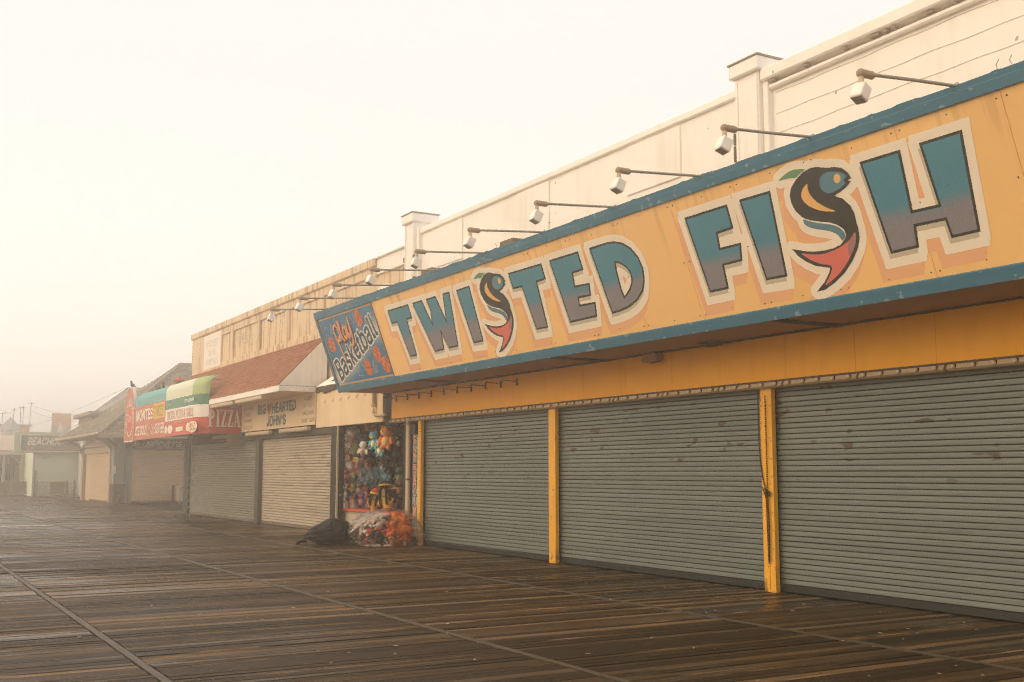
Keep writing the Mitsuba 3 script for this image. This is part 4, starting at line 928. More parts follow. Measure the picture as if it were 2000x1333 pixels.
# plush toys: one builder, each toy a thing of its own
def plush(label, x, y, z, h, kind, c, c2=None, cat='plush toy', group=None, yaw=0.0, lean=0.0, c3=(0.02, 0.018, 0.016), seed=0):
    """a toy about h tall, its middle at x y z, facing the deck (+y)."""
    c2 = c if c2 is None else c2
    c, c2 = [tuple(min(0.85, q * 1.8) if max(a) > 0.06 else q for q in a) for a in (c, c2)]
    name = {'bear': 'teddy_bear', 'bunny': 'plush_rabbit', 'panda': 'plush_panda', 'dino': 'plush_dinosaur', 'dragon': 'plush_dragon', 'owl': 'plush_owl', 'elephant': 'plush_elephant', 'dog': 'plush_dog', 'doll': 'rag_doll', 'ball': 'plush_ball', 'fish': 'plush_fish', 'monkey': 'plush_monkey', 'cat': 'plush_cat', 'fox': 'plush_fox', 'egg': 'plush_penguin', 'star': 'plush_star'}[kind]
    k = thing(name, label, cat, group)
    R = trimesh.transformations.rotation_matrix(yaw, [0, 0, 1]) @ trimesh.transformations.rotation_matrix(lean, [0, 1, 0])
    def tr(m):
        if isinstance(m, list): m = trimesh.util.concatenate(m)
        m.apply_scale(h); m.apply_transform(R); m.apply_translation([x, y, z]); return m
    def P(part, m, col, sm=True): return put(k + '__' + part, tr(m), 'plush', col, smooth=sm)
    B_ = lambda cc, r, s=2: ball(cc, r, s, 0.22, seed)
    if kind == 'ball':
        P('body', B_([0, 0, 0], (0.5, 0.42, 0.5)), c); P('face', B_([0, 0.30, 0.05], (0.30, 0.16, 0.28)), c2)
    elif kind == 'star':
        pts = [(0.5 * (1 if i % 2 == 0 else .45) * math.sin(i * math.pi / 5), 0.5 * (1 if i % 2 == 0 else .45) * math.cos(i * math.pi / 5)) for i in range(10)]
        P('body', prof(pts, -0.1, 0.1, 'y'), c, False); P('face', B_([0, 0.1, 0], (0.16, 0.06, 0.16)), c2)
    else:
        hz = 0.24; hr = 0.23
        if kind in ('owl', 'egg'):
            P('body', B_([0, 0, -0.05], (0.30, 0.27, 0.44)), c); P('belly', B_([0, 0.16, -0.12], (0.20, 0.14, 0.28)), c2); hz = 0.20; hr = 0.25
            P('head', B_([0, 0.02, hz], (0.27, 0.25, 0.24)), c)
        else:
            P('body', B_([0, 0, -0.17], (0.22, 0.19, 0.26)), c); P('belly', B_([0, 0.11, -0.18], (0.15, 0.11, 0.19)), c2)
            P('head', B_([0, 0.03, hz], (hr * 1.08, hr, hr)), c if kind != 'panda' else (0.72, 0.66, 0.58))
        if kind in ('bear', 'panda', 'monkey', 'dog', 'cat', 'fox', 'elephant'):
            mz = P('muzzle', B_([0, 0.22, hz - 0.06], (0.11, 0.09, 0.085)), c2)
            put(mz + '__nose', tr(ball([0, 0.31, hz - 0.03], (0.035, 0.025, 0.028), 1)), 'gloss', c3, smooth=True)
        for s in (-1, 1):
            ec = c if kind != 'panda' else c3
            if kind in ('bear', 'panda'): P('ear', B_([s * 0.18, 0, hz + 0.19], (0.085, 0.05, 0.085)), ec)
            elif kind == 'monkey': P('ear', B_([s * 0.27, 0, hz + 0.03], (0.08, 0.05, 0.09)), c2)
            elif kind == 'bunny': P('ear', B_([s * 0.10, 0, hz + 0.34], (0.065, 0.045, 0.20)), ec)
            elif kind == 'elephant': P('ear', B_([s * 0.28, -0.02, hz + 0.02], (0.15, 0.05, 0.18)), c2)
            elif kind == 'dog': P('ear', B_([s * 0.22, 0.02, hz + 0.0], (0.06, 0.07, 0.17)), c3 if c3[0] > .02 else c)
            elif kind in ('cat', 'fox', 'dragon'): P('ear', trimesh.creation.cone(0.09, 0.2, sections=10).apply_translation([s * 0.15, 0, hz + 0.14]), c2 if kind == 'fox' else c)
            elif kind == 'doll': P('hair', B_([s * 0.20, -0.02, hz + 0.05], (0.10, 0.12, 0.16)), c3)
            if kind == 'panda': put(number(k + '__eye_patch'), tr(ball([s * 0.09, 0.215, hz + 0.02], (0.065, 0.035, 0.075), 1)), 'plush', c3, smooth=True)
            put(k + '__eye', tr(ball([s * 0.085, 0.235, hz + 0.045], (0.026, 0.02, 0.034), 1)), 'gloss', (0.012, 0.012, 0.012), smooth=True)
            ac = c if kind != 'panda' else c3
            P('arm', trimesh.util.concatenate([B_([s * 0.24, 0.05, -0.10], (0.085, 0.085, 0.14)), B_([s * 0.28, 0.10, -0.22], (0.075, 0.075, 0.085))]), ac)
            if kind not in ('owl',): P('leg', trimesh.util.concatenate([B_([s * 0.13, 0.05, -0.38], (0.095, 0.10, 0.12)), B_([s * 0.15, 0.13, -0.45], (0.085, 0.12, 0.075))]), ac if kind != 'doll' else c3)
        if kind == 'elephant': P('trunk', tube([[0, 0.22, hz - 0.02], [0, 0.34, hz - 0.12], [0, 0.36, hz - 0.26], [0, 0.42, hz - 0.32]], [0.08, 0.07, 0.055, 0.05], 10), c)
        if kind in ('dino', 'dragon'):
            P('snout', B_([0, 0.21, hz - 0.05], (0.14, 0.14, 0.10)), c2 if kind == 'dragon' else c)
            P('tail', tube([[0, -0.12, -0.32], [0.12, -0.22, -0.36], [0.26, -0.22, -0.30], [0.34, -0.18, -0.2]], [0.10, 0.08, 0.055, 0.015], 10), c)
            P('crest', [trimesh.creation.cone(0.045, 0.13, sections=8).apply_translation([0, -0.08 - 0.03 * i, hz + 0.19 - 0.13 * i]) for i in range(4)], c2)
            if kind == 'dragon':
                for s in (-1, 1): P('wing', prof([(s * .16, .02), (s * .52, .30), (s * .46, .05), (s * .50, -.10), (s * .34, -.08), (s * .2, -.16)], -0.14, -0.11, 'y'), c2, False)
        if kind in ('egg',): P('beak', trimesh.creation.cone(0.06, 0.11, sections=8).apply_transform(trimesh.transformations.rotation_matrix(-math.pi / 2, [1, 0, 0])).apply_translation([0, 0.25, hz]), (0.62, 0.32, 0.06))
        if kind == 'owl': P('face', B_([0, 0.20, hz], (0.19, 0.09, 0.15)), c2)
        if kind == 'fox': P('tail', B_([0.28, -0.1, -0.25], (0.10, 0.10, 0.24)), c2)
        if kind == 'fish': P('fin', prof([(-.1, .1), (.1, .1), (.22, .36), (0, .28), (-.22, .36)], -.03, .03, 'y'), c2, False)
    return k
BRN, TAN, GRY, WHT, PNK, RED, ORG, BLU, LBL, GRN, DRK, YEL, PUR, NAV = (0.17, 0.075, 0.035), (0.42, 0.27, 0.15), (0.21, 0.185, 0.155), (0.62, 0.56, 0.48), (0.46, 0.22, 0.17), (0.42, 0.06, 0.035), (0.60, 0.16, 0.035), (0.05, 0.13, 0.24), (0.10, 0.26, 0.31), (0.12, 0.17, 0.07), (0.035, 0.032, 0.028), (0.62, 0.38, 0.07), (0.15, 0.07, 0.16), (0.025, 0.035, 0.065)
TOYS = [  # label, x, y, z, h, kind, colour, second colour
 ('brown plush monkey at the upper left corner of the toy wall', 27.66, -10.80, 2.63, .40, 'monkey', BRN, TAN), ('greyish pink plush cat hanging below the brown monkey', 27.66, -10.89, 2.39, .50, 'cat', (0.34, .25, .20), WHT),
 ('pale round plush ball in the top row of the toy wall', 27.66, -11.01, 2.61, .34, 'ball', (0.40, .36, .28), WHT), ('plush fish in orange, blue and white in the top row', 27.66, -11.18, 2.53, .46, 'fish', (0.36, .22, .10), BLU),
 ('dark navy plush ball hanging right of the colourful fish', 27.60, -11.34, 2.47, .46, 'ball', NAV, (0.04, .05, .08)), ('white and orange plush fox hanging high in the middle', 27.60, -11.51, 2.64, .50, 'fox', ORG, WHT),
 ('white and pink plush rabbit below the orange fox', 27.60, -11.52, 2.39, .44, 'bunny', WHT, PNK), ('grey and white rag doll dangling lower left of the two light blue bears', 26.57, -10.98, 2.18, .44, 'doll', (0.50, .44, .38), (0.25, .14, .10)),
 ('light blue teddy bear with yellow belly, left one of the pair', 25.88, -10.98, 2.39, .46, 'bear', LBL, (0.66, .47, .22)), ('light blue teddy bear with yellow belly, right one of the pair', 25.49, -10.98, 2.19, .44, 'bear', LBL, (0.66, .46, .24)),
 ('big orange plush cat with tan muzzle hanging at upper right', 25.12, -10.98, 2.45, .60, 'cat', ORG, (0.55, .30, .12)), ('dark brown plush bear right of the big orange cat', 26.69, -11.90, 2.56, .40, 'bear', (0.09, .065, .045), BRN),
 ('dark plush cat at the top right corner of the booth', 26.39, -11.90, 2.41, .40, 'cat', DRK, TAN), ('red and white rag doll in the second row at left', 27.66, -10.94, 2.18, .40, 'doll', WHT, RED),
 ('olive green plush ball behind the yellow price card', 27.66, -11.12, 2.17, .40, 'ball', GRN, (0.17, .20, .08)), ('tan teddy bear in the third row at left', 27.66, -10.93, 1.87, .42, 'bear', TAN, WHT),
 ('small pink plush rabbit beside the tan teddy bear', 27.66, -11.10, 1.79, .38, 'bunny', PNK, WHT), ('big greyish plush elephant with pink ears in the third row', 27.66, -11.26, 1.75, .56, 'elephant', (0.30, .23, .19), PNK),
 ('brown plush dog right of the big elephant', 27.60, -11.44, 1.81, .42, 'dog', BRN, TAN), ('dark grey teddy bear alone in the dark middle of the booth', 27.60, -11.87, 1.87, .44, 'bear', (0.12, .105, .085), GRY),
 ('small white plush ball below the dark grey teddy bear', 27.40, -11.90, 1.69, .22, 'ball', (0.36, .30, .24), WHT), ('reddish brown plush dog in the fourth row at left', 27.66, -10.86, 1.55, .42, 'dog', (0.30, .075, .04), WHT),
 ('lime green plush star in the fourth row', 27.66, -11.06, 1.55, .28, 'star', (0.32, .38, .10), WHT),
 ('light blue plush elephant, first from the left in the blue row', 27.60, -11.36, 1.50, .50, 'elephant', (0.16, .25, .27), (0.13, .22, .25)), ('narrow light blue plush penguin, second in the blue row', 27.60, -11.52, 1.55, .50, 'egg', (0.14, .24, .26), GRY),
 ('light blue plush penguin with grey belly, third in the blue row', 27.60, -11.69, 1.55, .46, 'egg', (0.12, .24, .28), (0.16, .22, .24)), ('light blue plush owl, fourth in the blue row', 27.60, -11.89, 1.54, .48, 'owl', (0.12, .22, .26), LBL),
 ('light blue plush dog, last in the blue row', 27.19, -11.90, 1.55, .44, 'dog', (0.11, .22, .26), LBL), ('dark green plush dinosaur low on the right', 26.34, -11.90, 1.53, .46, 'dino', (0.055, .085, .05), GRN),
 ('deep red plush monkey just above the panda', 27.66, -10.89, 1.35, .34, 'monkey', (0.20, .05, .03), BRN), ('black and white plush panda with teal paws at left', 27.66, -10.86, 1.11, .48, 'panda', DRK, WHT),
 ('grey plush owl sitting at the left end of the counter', 27.66, -10.86, 0.79, .44, 'owl', (0.25, .21, .17), (0.50, .42, .34)), ('pinkish brown plush owl beside the grey owl', 27.66, -11.08, 0.76, .40, 'owl', (0.28, .17, .12), (0.48, .30, .22)),
 ('purple and pink plush monkey above the counter', 27.60, -11.31, 0.91, .44, 'monkey', PUR, PNK), ('grey plush cat over the purple monkey', 27.60, -11.23, 1.19, .38, 'cat', (0.16, .12, .10), (0.36, .26, .20)),
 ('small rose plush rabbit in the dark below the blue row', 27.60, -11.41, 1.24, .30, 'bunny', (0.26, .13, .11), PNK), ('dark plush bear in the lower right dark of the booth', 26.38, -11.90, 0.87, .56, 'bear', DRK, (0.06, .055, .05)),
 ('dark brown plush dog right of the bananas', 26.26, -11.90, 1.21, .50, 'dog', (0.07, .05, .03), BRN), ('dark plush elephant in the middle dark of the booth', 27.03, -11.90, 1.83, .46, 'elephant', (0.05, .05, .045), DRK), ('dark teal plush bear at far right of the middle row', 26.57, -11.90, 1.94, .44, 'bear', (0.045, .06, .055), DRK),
 ('small orange plush fox under the pale round ball', 27.66, -11.03, 2.36, .34, 'fox', ORG, WHT), ('small white plush rabbit over the yellow price card', 27.66, -11.04, 2.21, .30, 'bunny', WHT, PNK),
 ('blue plush bear behind the colourful plush fish', 27.66, -11.19, 2.28, .36, 'bear', BLU, LBL), ('yellow plush star right of the olive ball', 27.66, -11.24, 2.09, .28, 'star', YEL, WHT),
 ('red plush dog below the navy ball', 27.60, -11.33, 2.12, .36, 'dog', RED, WHT), ('cream teddy bear high behind the hanging dolls', 27.60, -11.60, 2.75, .40, 'bear', (0.38, .31, .22), WHT),
 ('pink plush ball between tan bear and red dog', 27.66, -10.99, 1.71, .28, 'ball', PNK, WHT), ('brown teddy bear left of the reddish dog, at the wall edge', 27.66, -10.77, 1.74, .36, 'bear', BRN, TAN),
 ('green plush dinosaur between the panda and the blue row', 27.66, -11.08, 1.31, .34, 'dino', GRN, YEL), ('orange plush cat right of the panda', 27.66, -11.04, 1.04, .34, 'cat', (0.42, .19, .07), WHT),
 ('red and white plush penguin above the purple monkey', 27.60, -11.41, 1.07, .34, 'egg', RED, WHT), ('tan plush dog at the counter beside the purple monkey', 27.60, -11.46, 0.77, .38, 'dog', TAN, WHT),
 ('teal plush rabbit behind the left banana', 27.60, -11.62, 1.31, .36, 'bunny', (0.06, .16, .15), LBL), ('grey plush elephant behind the bananas', 27.60, -11.88, 1.23, .40, 'elephant', GRY, PNK)]
for i, (lab, x, y, z, h, kd, c, c2) in enumerate(TOYS):
    c3 = (0.05, 0.16, 0.14) if kd == 'panda' and False else (0.02, 0.018, 0.016)
    wall = x > 27.5
    front_ = y > -11.0
    k = plush(lab, x - (0.12 if wall else 0), y, z, h, kd, c, c2, yaw=(0.95 if wall else 0.6) + rng.uniform(-.35, .35), lean=rng.uniform(-.18, .18), c3=c3, seed=i)
    if front_ or not wall:
        put(k + '__cord', tube([[x, y, z + 0.3 * h], [x, y - 0.02, 2.87]], 0.006, 4), 'matt', (0.08, 0.07, 0.06))
    if kd == 'panda':
        for s in (-1, 1): put(k + '__paw', ball([x - 0.2, y + s * 0.16, z - 0.10], (0.06, 0.06, 0.055), 1), 'plush', (0.14, 0.26, 0.21), smooth=True)
put(K + '__side_grid', [tube([[27.86, y, 0.4], [27.86, y, 2.86]], 0.006, 4, False) for y in np.arange(-12.9, -10.9, 0.2)] + [tube([[27.865, -12.95, z], [27.865, -10.9, z]], 0.006, 4, False) for z in np.arange(0.5, 2.8, 0.22)], 'matt', (0.11, 0.11, 0.10), kind='stuff')
put(K + '__shelf', bbox(27.74, 27.89, -11.9, -10.82, 0.50, 0.54, 0.006), 'matt', (0.07, 0.05, 0.03))
# a crowd of dark toys deep inside, too dim to tell apart
ms = []
r = np.random.default_rng(12)
for i in range(150):
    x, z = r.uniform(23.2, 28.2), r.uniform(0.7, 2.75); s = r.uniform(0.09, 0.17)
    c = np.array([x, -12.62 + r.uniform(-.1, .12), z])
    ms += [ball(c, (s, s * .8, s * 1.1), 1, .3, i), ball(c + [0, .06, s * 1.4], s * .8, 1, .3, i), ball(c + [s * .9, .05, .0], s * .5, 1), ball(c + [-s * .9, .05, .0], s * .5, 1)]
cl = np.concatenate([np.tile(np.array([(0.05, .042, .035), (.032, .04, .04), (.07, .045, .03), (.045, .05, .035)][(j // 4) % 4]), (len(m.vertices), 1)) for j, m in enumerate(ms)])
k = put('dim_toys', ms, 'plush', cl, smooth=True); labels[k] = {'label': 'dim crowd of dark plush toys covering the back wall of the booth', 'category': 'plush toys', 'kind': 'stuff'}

# two big plush bananas, one in a striped knitted hat
def banana(label, x, y, z0, h, hat, yaw, lean):
    k = thing('plush_banana', label, 'plush toy')
    R = trimesh.transformations.rotation_matrix(yaw, [0, 0, 1]) @ trimesh.transformations.rotation_matrix(lean, [0, 1, 0])
    def tr(m):
        if isinstance(m, list): m = trimesh.util.concatenate(m)
        m.apply_scale(h); m.apply_transform(R); m.apply_translation([x, y, z0]); return m
    def P(part, m, col, bs='plush', sm=True): return put(k + '__' + part, tr(m), bs, col, smooth=sm)
    path = [[-0.06, 0, 0.0], [-0.02, 0, 0.2], [0.03, 0, 0.45], [0.03, 0, 0.7], [-0.03, 0, 0.92]]
    P('body', tube(path, [0.15, 0.19, 0.185, 0.155, 0.05], 14), (0.70, 0.40, 0.05))
    P('peel_edge', tube([[p[0], 0.16, p[2]] for p in path[:4]], 0.022, 6), (0.34, 0.18, 0.03))
    for s in (-1, 1):
        P('arm', tube([[s * 0.16, 0.02, 0.45], [s * 0.30, 0.06, 0.36], [s * 0.28, 0.14, 0.24]], 0.055, 8), (0.66, 0.36, 0.05))
        P('eye', ball([s * 0.07, 0.165, 0.66], (0.05, 0.03, 0.06), 1), (0.5, 0.46, 0.4), 'gloss')
        P('pupil', ball([s * 0.07, 0.195, 0.655], (0.022, 0.015, 0.03), 1), (0.012, 0.012, 0.012), 'gloss')
    P('mouth', tube([[-0.08, 0.175, 0.53], [0, 0.2, 0.50], [0.08, 0.175, 0.53]], 0.016, 6), (0.10, 0.03, 0.02))
    dz = [tube([[math.cos(a) * .19, math.sin(a) * .19, 0.80], [math.cos(a) * .27, math.sin(a) * .26, 0.58], [math.cos(a) * .26, math.sin(a) * .26, 0.30 + 0.1 * math.sin(5 * a)]], 0.045, 7) for a in np.linspace(-0.5, math.pi + 0.5, 9) if abs(a - math.pi / 2) > 0.5]
    P('dreadlocks', dz, (0.016, 0.014, 0.012))
    if hat:
        hb = [0.74, 0.84, 0.94, 1.04, 1.18]
        H = k + '__hat'; taken.add(H)
        for c, z_0, z_1 in (((0.05, 0.085, 0.035), 0.72, 0.80), ((0.70, 0.40, 0.07), 0.80, 0.90), ((0.52, 0.055, 0.03), 0.90, 1.10)):
            rr = lambda z: 0.30 * math.sqrt(max(0.02, 1 - ((z - 0.78) / 0.33) ** 2)) if z > .78 else 0.29
            zs = np.linspace(z_0, z_1, 6)
            put(H + '__stripe', tr(tube([[0, 0, z] for z in zs], [rr(z) for z in zs], 20)), 'plush', c, smooth=35)
    else:
        P('headband', tube([[0.25 * math.cos(a), 0.22 * math.sin(a), 0.86 + 0.05 * math.sin(a)] for a in np.linspace(0, 2 * np.pi, 18)], 0.035, 6), (0.66, 0.40, 0.05))
        P('hair', ball([0, -0.02, 0.90], (0.27, 0.24, 0.16), 2), (0.016, 0.014, 0.012))
    return k
banana('yellow plush banana with black dreadlocks and red yellow green hat on the counter', 26.0, -11.02, 0.66, 0.50, True, 0.9, -0.18)
banana('larger yellow plush banana with black hair and yellow headband on the counter', 25.1, -11.04, 0.66, 0.70, False, 0.5, 0.12)
k = thing('straw_hat', 'dark brimmed hat with tan band hanging right of the bananas', 'hat')
put(k + '__brim', tube([[24.55, -11.05, 1.19], [24.55, -11.05, 1.205]], 0.24, 20), 'matt', (0.16, 0.085, 0.04))
put(k + '__crown', tube([[24.55, -11.05, 1.20], [24.55, -11.05, 1.30]], [0.13, 0.11], 18), 'matt', (0.09, 0.06, 0.03))
put(k + '__band', tube([[24.55, -11.05, 1.205], [24.55, -11.05, 1.235]], 0.134, 18), 'matt', (0.36, 0.22, 0.08))
put(k + '__peg', tube([[24.55, -11.05, 1.30], [24.5, -11.3, 1.33]], 0.012, 5), 'matt', (0.05, 0.04, 0.03))

# ---------------------------------------------------------------- bags and box on the planks
scene['film'] = {'type': 'blendbsdf', 'weight': 0.015, 'a': {'type': 'thindielectric', 'int_ior': 1.33}, 'b': {'type': 'twosided', 'd': {'type': 'principled', 'base_color': rgb((0.75, 0.68, 0.60)), 'roughness': 0.25, 'specular': 0.7}}}
def crumpled(rad, seed, amp=0.10, f=3.2, sub=5, flat_z=0.0, pinch=None, crease=1.5):
    m = trimesh.creation.icosphere(subdivisions=sub)
    d = m.vertices.copy()
    n1 = meshkit.fbm(d * f + seed, 3, seed=seed); n2 = np.abs(meshkit.fbm(d * f * 1.9 + 5 + seed, 3, seed=seed + 1) - 0.5)
    rr = 1 + amp * (n1 - 0.5) * 1.6 - amp * crease * np.exp(-n2 * 26)
    v = d * rr[:, None] * rad
    if pinch is not None: v = pinch(v, d)
    v[:, 2] = np.where(v[:, 2] < -rad[2] * 0.72, -rad[2] * 0.72 + 0.02 * (n1 - .5), v[:, 2])
    v[:, 2] += rad[2] * 0.72 + flat_z
    m.vertices = v
    return m
BC = np.array([22.55, -9.90, 0.0]); ax = np.array([-0.36, -0.93, 0]); ay = np.array([0.93, -0.36, 0])
k = thing('clear_bag', 'big clear plastic bag stuffed with plush toys lying before the booth counter', 'bag')
def neck(v, d):
    s = np.clip((d[:, 0] - 0.62) / 0.38, 0, 1); v[:, 1:] *= (1 - 0.25 * s)[:, None]; v[:, 2] -= 0.10 * s
    return v
m = crumpled(np.array([0.85, 0.55, 0.475]), 3, 0.08, 2.6, 5, 0.012, neck)
frame_to(m, BC, ax, ay, Z_)
put(k + '__film', m, 'film', smooth=True)
fold = [tube([BC + ax * (-0.80 + 0.02 * i) + ay * (-0.15 + 0.05 * i) + Z_ * (0.30 + .03 * i), BC + ax * (-0.45) + ay * (-0.30 + .09 * i) + Z_ * (0.58 + .02 * i), BC + ax * (-0.05 + .1 * rng.random()) + ay * (-0.35 + .1 * i) + Z_ * 0.70], 0.008 + .004 * rng.random(), 5) for i in range(7)]
put(k + '__folds', fold, 'gloss', (0.62, 0.54, 0.46), kind='stuff')
gather = [tube([BC + ax * 0.80 + Z_ * 0.22, BC + ax * (0.95) + ay * rng.normal(0, .05) + Z_ * (0.12 + rng.normal(0, .02)), BC + ax * 1.08 + ay * rng.normal(0, .10) + Z_ * rng.uniform(0.02, .10)], [0.05, 0.025, 0.03], 6) for i in range(5)]
put(k + '__tied_end', gather, 'film', kind='stuff')
r = np.random.default_rng(21)
def bag_toy(label, group, name, c0, col, col2, s, kind):
    k = thing(name, label, 'plush toy', group)
    R = trimesh.transformations.random_rotation_matrix(r.random(3))
    def tr(m): m.apply_scale(s); m.apply_transform(R); m.apply_translation(c0); return m
    if kind == 'octopus':
        put(k + '__head', tr(ball([0, 0, 0.25], (0.34, 0.32, 0.36), 2, .15)), 'plush', col, smooth=True)
        arms = [tube([[0, 0, 0.05], [0.36 * math.cos(a), 0.36 * math.sin(a), -0.10], [0.55 * math.cos(a + .4), 0.55 * math.sin(a + .4), -0.34], [0.50 * math.cos(a + .7), 0.50 * math.sin(a + .7), -0.50]], [0.20, 0.19, 0.17, 0.11], 9) for a in np.arange(4) * math.pi / 2]
        for a_ in arms: put(k + '__arm', tr(a_), 'plush', col, smooth=True)
    else:
        put(k + '__body', tr(ball([0, 0, -0.1], (0.27, 0.24, 0.36), 2, .2)), 'plush', col, smooth=True)
        put(k + '__head', tr(ball([0, 0, 0.34], (0.25, 0.24, 0.23), 2, .2)), 'plush', col2, smooth=True)
        for sg in (-1, 1):
            put(k + '__limb', tr(tube([[sg * .15, 0, 0.1], [sg * .40, .05, .05], [sg * .5, .1, -.1]], [.11, .10, .07], 8)), 'plush', col2, smooth=True)
            put(k + '__limb', tr(tube([[sg * .10, 0, -0.35], [sg * .16, .05, -.55], [sg * .2, .14, -.6]], [.11, .10, .08], 8)), 'plush', col, smooth=True)
def inside(u0, u1):
    for _ in range(200):
        p = np.array([r.uniform(u0, u1), r.uniform(-0.9, 0.75), r.uniform(-0.62, 0.88)])
        if (p ** 2).sum() < 0.46 and p[1] < 0.5: break
    return BC + ax * p[0] * 0.72 + ay * p[1] * 0.42 + Z_ * (0.34 + p[2] * 0.36)
for i in range(17):
    bag_toy('bright orange plush octopus pressed inside the right half of the clear bag', 'orange toys in the clear bag', 'plush_octopus', inside(0.15, 1.0), [(0.66, .155, .018), (0.60, .12, .015), (0.70, .22, .03)][i % 3], None, r.uniform(0.25, 0.36), 'octopus')
cc = [((0.02, .02, .022), (0.55, .07, .035)), ((0.62, .55, .48), (0.45, .36, .28)), ((0.02, .022, .03), (0.02, .02, .02)), ((0.55, .09, .04), (0.60, .52, .44)), ((0.06, .05, .045), (0.62, .55, .47))]
for i in range(22):
    bag_toy('black, white and red plush penguin jumbled in the left half of the clear bag', 'mixed toys in the left half of the clear bag', 'bagged_penguin', inside(-1.0, 0.0), *cc[i % 5], r.uniform(0.22, 0.32), 'doll')
for i in range(4):
    bag_toy('dark blue plush toy in the middle of the clear bag', 'blue toys in the middle of the clear bag', 'bagged_bear', inside(-0.15, 0.35) + Z_ * 0.05, (0.025, .06, .115), (0.03, .07, .13), r.uniform(0.22, 0.28), 'doll')
bag_toy('long tan plush lizard across the middle of the clear bag', None, 'plush_lizard', BC + ax * 0.08 - ay * 0.34 + Z_ * 0.18, (0.62, .30, .12), (0.60, .32, .15), 0.26, 'doll')
# black rubbish bag
def tip(v, d):
    s = np.clip(-d[:, 0], 0, 1); v[:, 2] *= 1 - 0.55 * s; v[:, 1] *= 1 - 0.35 * s; v[:, 2] -= 0.06 * s
    a = np.arctan2(d[:, 1], d[:, 2]); fold_ = 1 + 0.09 * np.clip(s * 1.6, 0, 1) * np.cos(9 * a + 3 * d[:, 0]) + 0.035 * np.cos(5 * a + 9 * d[:, 0])
    v[:, 1:] *= fold_[:, None]
    return v
k = thing('rubbish_bag', 'sagging black rubbish bag beside the clear bag of toys', 'bag')
m = crumpled(np.array([0.56, 0.34, 0.335]), 8, 0.16, 1.6, 5, 0.008, tip, 0.45)
frame_to(m, [23.72, -9.02, 0], ax, ay, Z_)
put(k + '__sack', m, 'black_film', smooth=True)
put(k + '__knot', tube([np.array([23.72, -9.02, .10]) - ax * 0.50, np.array([23.74, -9.02, .07]) - ax * 0.62, np.array([23.70, -9.0, .03]) - ax * 0.70], [0.05, 0.03, 0.045], 8), 'black_film', smooth=True)
k = thing('cardboard_box', 'open printed cardboard box wedged between the two bags', 'box')
c0 = np.array([23.95, -9.62, 0]); u_ = np.array([-0.42, -0.907, 0]); w_ = np.array([0.907, -0.42, 0])
for c, a, b, su in ((c0 - w_ * 0.17, u_, -w_, 0.36), (c0 + w_ * 0.17, u_, w_, 0.36), (c0 - u_ * 0.18, w_, -u_, 0.34), (c0 + u_ * 0.18, w_, u_, 0.34)):
    put(k + '__side', obox(c + Z_ * 0.23, a, Z_, np.cross(a, Z_), su, 0.34, 0.006), 'matt', (0.16, 0.09, 0.065))
put(k + '__bottom', obox(c0 + Z_ * 0.06, u_, w_, Z_, 0.36, 0.34, 0.006), 'matt', (0.20, 0.12, 0.07))
put(k + '__flap', obox(c0 + Z_ * 0.415 - w_ * 0.02, u_, (w_ * 0.97 + Z_ * 0.24), np.cross(u_, w_ * 0.97 + Z_ * 0.24), 0.37, 0.32, 0.006), 'matt', (0.58, 0.36, 0.17))
put(k + '__flap', obox(c0 - w_ * 0.24 - u_ * 0.08 + Z_ * 0.20, u_, (Z_ * 0.85 + w_ * 0.5), np.cross(u_, Z_ * 0.85 + w_ * 0.5), 0.22, 0.2, 0.006), 'matt', (0.42, 0.30, 0.20))
put(k + '__print', [obox(c0 - w_ * 0.1745 + Z_ * zz + u_ * uu, u_, Z_, np.cross(u_, Z_), ww, 0.05, 0.002) for zz, uu, ww in ((0.34, -.05, .2), (.27, .06, .16), (.2, -.08, .12))], 'matt', (0.34, 0.09, 0.06), kind='stuff')

# ---------------------------------------------------------------- far side: the sports pavilion
D_ = thing('sports_pavilion', 'hip roofed sports shop pavilion with tan shutters and stone footed corner column', 'building')
put(D_ + '__end_wall', box(59.5, 59.7, -22, -11.45, 0, 3.55), 'matt', (0.19, 0.195, 0.165))
put(D_ + '__side_wall', box(59.9, 69.0, -11.2, -11.0, 0, 3.55), 'matt', (0.56, 0.43, 0.28))
put(D_ + '__rear_wall', box(68.9, 69.0, -22, -11.2, 0, 3.55), 'matt', (0.38, 0.29, 0.19))
put(D_ + '__corner_column', bbox(59.35, 60.0, -11.40, -10.86, 1.0, 3.5, 0.02), 'matt', (0.24, 0.255, 0.215))
put(D_ + '__corner_column', bbox(59.40, 59.9, -11.62, -11.42, 0.0, 2.95, 0.02), 'matt', (0.22, 0.235, 0.20))
k = put(D_ + '__stone_footing', box(59.36, 60.0, -11.43, -10.86, 0.0, 0.97), 'matt', (0.10, 0.085, 0.065))
ms = [bbox(59.31 + rng.uniform(0, .02), 59.38, -10.87 - 0.19 * j - 0.17, -10.87 - 0.19 * j, 0.02 + 0.16 * i, 0.17 + 0.16 * i, 0.02) for i in range(6) for j in range(3)]
put(k + '__stones', ms, 'matt', (0.15, 0.125, 0.09), kind='stuff')
put(k + '__cap', bbox(59.28, 60.05, -11.46, -10.82, 0.97, 1.04, 0.01), 'matt', (0.27, 0.22, 0.16))
put(D_ + '__notice', bbox(59.32, 59.345, -10.98, -10.87, 1.50, 1.93, 0.004), 'matt', (0.60, 0.50, 0.38))
